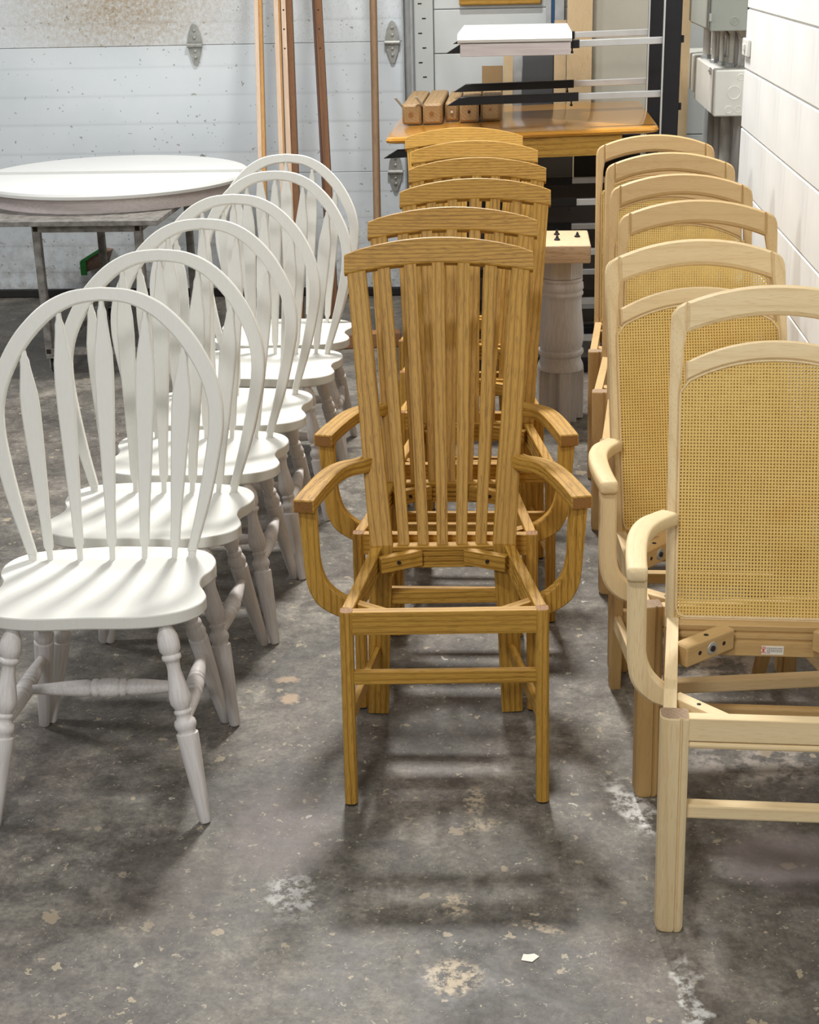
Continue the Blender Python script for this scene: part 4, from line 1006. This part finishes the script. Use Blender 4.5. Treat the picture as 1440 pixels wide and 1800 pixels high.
# ================================================================== whitewashed pedestal with oak cross board
pd = thing('table_pedestal', 'whitewashed turned table pedestal with a raw oak board bolted on top', 'pedestal')
PX, PY = 0.147, 5.52
part('top_board', mesh1('top_board', RAWOAK, lambda b: box(b, (0.02, PY-0.155, 0.637), (0.247, PY+0.155, 0.702), 0.004)), pd, label='raw oak cross board')
for bx, by in ((0.128, 5.585), (0.127, 5.475), (0.203, 5.535)):
    part('lag_bolt', mesh1('lag_bolt', RUBBER, lambda b: lathe(b, (bx, by, 0.7025), (bx, by, 0.722), [(0, 0.011), (0.25, 0.011), (0.3, 0.007), (0.6, 0.0055), (1, 0.002)], 10)), pd)
def oct_(b):
    for a in range(4):
        an = math.radians(45*a)
    n = 8; R = 0.083
    loft(b, [[V((PX+R*math.cos(math.radians(22.5+45*i)), PY+R*math.sin(math.radians(22.5+45*i)), z)) for i in range(n)] for z in (0.560, 0.636)])
part('neck', mesh1('neck', WWASH, oct_, flat=True), pd)
cprof = [(0.560, 0.070), (0.556, 0.078), (0.548, 0.079), (0.544, 0.075), (0.541, 0.075), (0.536, 0.081), (0.515, 0.083), (0.508, 0.078), (0.505, 0.078), (0.500, 0.082), (0.492, 0.082), (0.486, 0.077), (0.470, 0.076), (0.440, 0.077), (0.400, 0.081), (0.360, 0.0855), (0.325, 0.087), (0.295, 0.082), (0.283, 0.077), (0.279, 0.086), (0.270, 0.088), (0.262, 0.084), (0.256, 0.077), (0.240, 0.078), (0.225, 0.085), (0.212, 0.088), (0.205, 0.088)]
def col(b):
    n = 40; loft(b, [[V((PX+r_*math.cos(2*math.pi*i/n), PY+r_*math.sin(2*math.pi*i/n), z)) for i in range(n)] for z, r_ in cprof])
part('column', mesh1('column', WWASH, col, sharp=50), pd)
def base(b):
    for a in (0, 90):
        c, s = math.cos(math.radians(a+20)), math.sin(math.radians(a+20))
    for a in range(4):
        an = math.radians(-90+90*a+12); d = V((math.cos(an), math.sin(an), 0)); sd = V((-d.y, d.x, 0))
        p = V((PX, PY, 0))+d*0.058
        bar(b, p+V((0, 0, 0.004)), p+V((0, 0, 0.204)), 0.045, 0.058, d, 0.002)
part('base_blocks', mesh1('base_blocks', WWASH, base), pd)
part('base_core', mesh1('base_core', WWASH, lambda b: loft(b, [[V((PX+0.075*math.cos(math.radians(57+90*i)), PY+0.075*math.sin(math.radians(57+90*i)), z)) for i in range(4)] for z in (0.0, 0.203)]), flat=True), pd)

# ================================================================== sheets standing against the back wall
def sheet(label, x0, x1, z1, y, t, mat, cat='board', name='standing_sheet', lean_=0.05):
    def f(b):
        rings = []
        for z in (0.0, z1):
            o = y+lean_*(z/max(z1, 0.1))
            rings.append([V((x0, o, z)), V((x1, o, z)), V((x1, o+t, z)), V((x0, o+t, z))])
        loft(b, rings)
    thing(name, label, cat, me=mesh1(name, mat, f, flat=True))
sheet('tan plywood strip standing behind the rack', 0.208, 0.328, 2.1, 7.40, 0.016, SHEETWOOD, lean_=0.12)
sheet('narrow darker plywood strip standing left of the tan plywood strip', 0.148, 0.206, 1.38, 7.44, 0.012, SHEETWOOD, lean_=0.10)
sheet('wide grey panel sheet standing behind the black rack', 0.330, 0.66, 2.1, 7.44, 0.014, GREYSHEET, lean_=0.12)
sheet('charcoal panel standing behind the oak tabletop', -0.005, 0.145, 1.34, 7.48, 0.014, DARKSHEET, lean_=0.10)
sheet('pale narrow board left of the charcoal panel', -0.098, -0.052, 1.34, 7.50, 0.014, SHEETWOOD, lean_=0.10)
sheet('shiny metal strip left of the charcoal panel', -0.050, -0.008, 1.34, 7.50, 0.010, GALV, lean_=0.10)
sheet('brown cardboard piece behind the rack arms', -0.205, -0.102, 1.168, 7.52, 0.012, CARD, 'cardboard', 'cardboard_piece', 0.10)
sheet('grey metal profile with blue edge standing high behind the white leaf', 0.108, 0.132, 2.1, 7.60, 0.02, GALV, lean_=0.06)
sheet('blue edged metal strip standing high behind the white leaf', 0.134, 0.150, 2.1, 7.60, 0.02, BLUE, lean_=0.06)
sheet('grey metal strip right of the blue edged strip', 0.152, 0.196, 2.1, 7.60, 0.02, GALV, lean_=0.06)
sheet('pale plank standing between the black rack and the recess wall', 0.690, 0.752, 2.0, 7.02, 0.02, SHEETWOOD, 'plank', 'standing_plank', 0.10)
sheet('dark brown panel added as painted shade under the oak tabletop', -0.42, 0.52, 0.66, 7.10, 0.018, plain('shade_brown_panel', lin(66, 56, 46), 0.6, 0, 0.2, 5), lean_=0.06)  # dark sheet added where only shade lies below the tabletop
sheet('grey panel standing above the added shade panel behind the rack', -0.10, 0.238, 0.86, 7.22, 0.018, plain('mid_grey_panel', lin(120, 116, 108), 0.6, 0, 0.1, 5), lean_=0.06)
sheet('nearly black board added as painted shade right of the grey panel behind the rack', 0.245, 0.56, 0.90, 7.24, 0.018, plain('shade_black_board', lin(40, 32, 26), 0.6, 0, 0.3, 5), lean_=0.06)  # second dark sheet, its colour stands in for the shade behind the rack
wb = thing('wall_board', 'golden oak board fixed high on the white wall', 'board', me=mesh1('wall_board', OAK[0], lambda b: box(b, (-0.318, YD-0.03, 1.452), (0.085, YD-0.001, 1.60), 0.004)))

# ================================================================== electrical boxes in the recess
lb = thing('junction_box', 'white metal trunking box with round knockouts low in the recess', 'electrical box')
part('body', mesh1('body', WHITEBOX, lambda b: box(b, (0.764, 6.20, 1.060), (XR-0.001, 6.93, 1.240), 0.004)), lb)
part('end_cover', mesh1('end_cover', WHITEBOX, lambda b: box(b, (0.767, 6.194, 1.064), (0.884, 6.1995, 1.236), 0.002)), lb)
for x, z, r_ in ((0.864, 1.212, 0.014), (0.840, 1.152, 0.027), (0.822, 1.086, 0.016), (0.860, 1.088, 0.015)):
    part('knockout', mesh1('knockout', WHITEBOX, lambda b: loft(b, [[V((x+q*math.cos(2*math.pi*i/24), yy, z+q*math.sin(2*math.pi*i/24))) for i in range(24)] for q, yy in ((r_, 6.1935), (r_-0.001, 6.1915), (r_-0.003, 6.1915), (r_-0.004, 6.1932), (r_-0.006, 6.1932))])), lb)
part('latch', mesh1('latch', STEEL, lambda b: (box(b, (0.757, 6.33, 1.212), (0.763, 6.35, 1.240), 0.001), box(b, (0.752, 6.335, 1.222), (0.757, 6.345, 1.232), 0.001))), lb)
lb2 = thing('junction_box', 'white metal trunking box farther back in the recess, behind the nearer one', 'electrical box')
part('body', mesh1('body', WHITEBOX, lambda b: box(b, (0.764, 6.99, 1.085), (XR-0.001, 7.50, 1.243), 0.004)), lb2)
part('latch', mesh1('latch', STEEL, lambda b: box(b, (0.757, 7.30, 1.205), (0.763, 7.32, 1.238), 0.001)), lb2)
ub = thing('electrical_cabinet', 'grey metal electrical cabinet above the white trunking box', 'electrical box')
part('body', mesh1('body', GREYBOX, lambda b: box(b, (0.734, 6.20, 1.388), (0.878, 6.95, 1.95), 0.004)), ub)
part('door_lip', mesh1('door_lip', GREYBOX, lambda b: box(b, (0.728, 6.22, 1.395), (0.7335, 6.94, 1.94), 0.002)), ub)
part('hasp', mesh1('hasp', GALV, lambda b: box(b, (0.728, 6.192, 1.425), (0.738, 6.199, 1.455), 0.001)), ub)
part('knockout', mesh1('knockout', GREYBOX, lambda b: loft(b, [[V((0.828+q*math.cos(2*math.pi*i/24), yy, 1.425+q*math.sin(2*math.pi*i/24))) for i in range(24)] for q, yy in ((0.017, 6.1995), (0.016, 6.1975), (0.013, 6.1975), (0.012, 6.199), (0.009, 6.199))])), ub)
cl = ['front conduit stub between the grey cabinet and the white box', 'second conduit stub between the grey cabinet and the white box', 'third conduit stub between the grey cabinet and the white box', 'fourth conduit stub, farthest of the short ones above the white box', 'wide white conduit stub at the far end of the white box']
for (x, y, r_), lbx in zip(((0.842, 6.34, 0.011), (0.815, 6.44, 0.010), (0.800, 6.58, 0.011), (0.830, 6.70, 0.011), (0.800, 6.84, 0.017)), cl):
    c = thing('conduit', lbx, 'conduit', group='conduit stubs')
    part('pipe', mesh1('pipe', CONDUIT, lambda b: lathe(b, (x, y, 1.2405), (x, y, 1.3875), [(0, r_), (1, r_)], 14)), c)
    part('locknut', mesh1('locknut', GALV, lambda b: lathe(b, (x, y, 1.2408), (x, y, 1.256), [(0, r_*1.45), (0.8, r_*1.45), (1, r_*1.2)], 8)), c)
for k, (pts, lbx) in enumerate((([(0.850, 6.30, 1.385), (0.868, 6.27, 1.35), (0.878, 6.25, 1.30), (0.872, 6.27, 1.26), (0.858, 6.29, 1.242)], 'thin grey cable looping down beside the block pier'),
                              ([(0.838, 6.40, 1.386), (0.858, 6.37, 1.36), (0.864, 6.36, 1.31), (0.862, 6.37, 1.243)], 'thick grey cable bundle above the white box'),
                              ([(0.822, 6.52, 1.386), (0.846, 6.48, 1.35), (0.852, 6.46, 1.30), (0.850, 6.44, 1.243)], 'grey cable curving behind the conduit stubs'))):
    thing('cable', lbx, 'cable', me=mesh1('cable', CABLE, lambda b: tube(b, cr(pts, 6), (0.0035, 0.009, 0.008)[k])))
for (y, r_, x), lbx in zip(((6.62, 0.022, 0.872), (6.80, 0.012, 0.882), (6.98, 0.014, 0.880), (7.20, 0.016, 0.878)), ('thick grey pipe running down the recess wall under the white box', 'thin pipe behind the thick pipe on the recess wall', 'pipe in the middle of the recess wall', 'pipe at the far end of the recess wall')):
    thing('wall_pipe', lbx, 'pipe', me=mesh1('wall_pipe', CONDUIT, lambda b: lathe(b, (x, y, 0.0), (x, y, 1.0595 if y < 6.95 else (1.0845 if y > 6.99 else 1.5)), [(0, r_), (1, r_)], 16)))
ol = thing('wall_switch', 'small white switch box on the edge of the block pier', 'switch')
part('plate', mesh1('plate', WHITEBOX, lambda b: box(b, (XW-0.014, 5.66, 1.325), (XW-0.0005, 5.79, 1.385), 0.003)), ol)
part('toggle', mesh1('toggle', WHITEBOX, lambda b: box(b, (XW-0.022, 5.705, 1.345), (XW-0.0142, 5.735, 1.368), 0.002)), ol)

# scrap of paper on the floor
def scrap(b):
    prism(b, [(-0.016, -0.008), (0.004, -0.012), (0.017, 0.004), (0.008, 0.012), (-0.004, 0.009), (-0.012, 0.010)], (0.02, 2.228, 0.0005), (1, 0, 0), (0, 1, 0), (0, 0, 1), 0.0012, 0.0003)
thing('paper_scrap', 'small white paper scrap on the concrete floor in front', 'paper', me=mesh1('paper_scrap', PAPER, scrap))
bpy.context.view_layer.update()
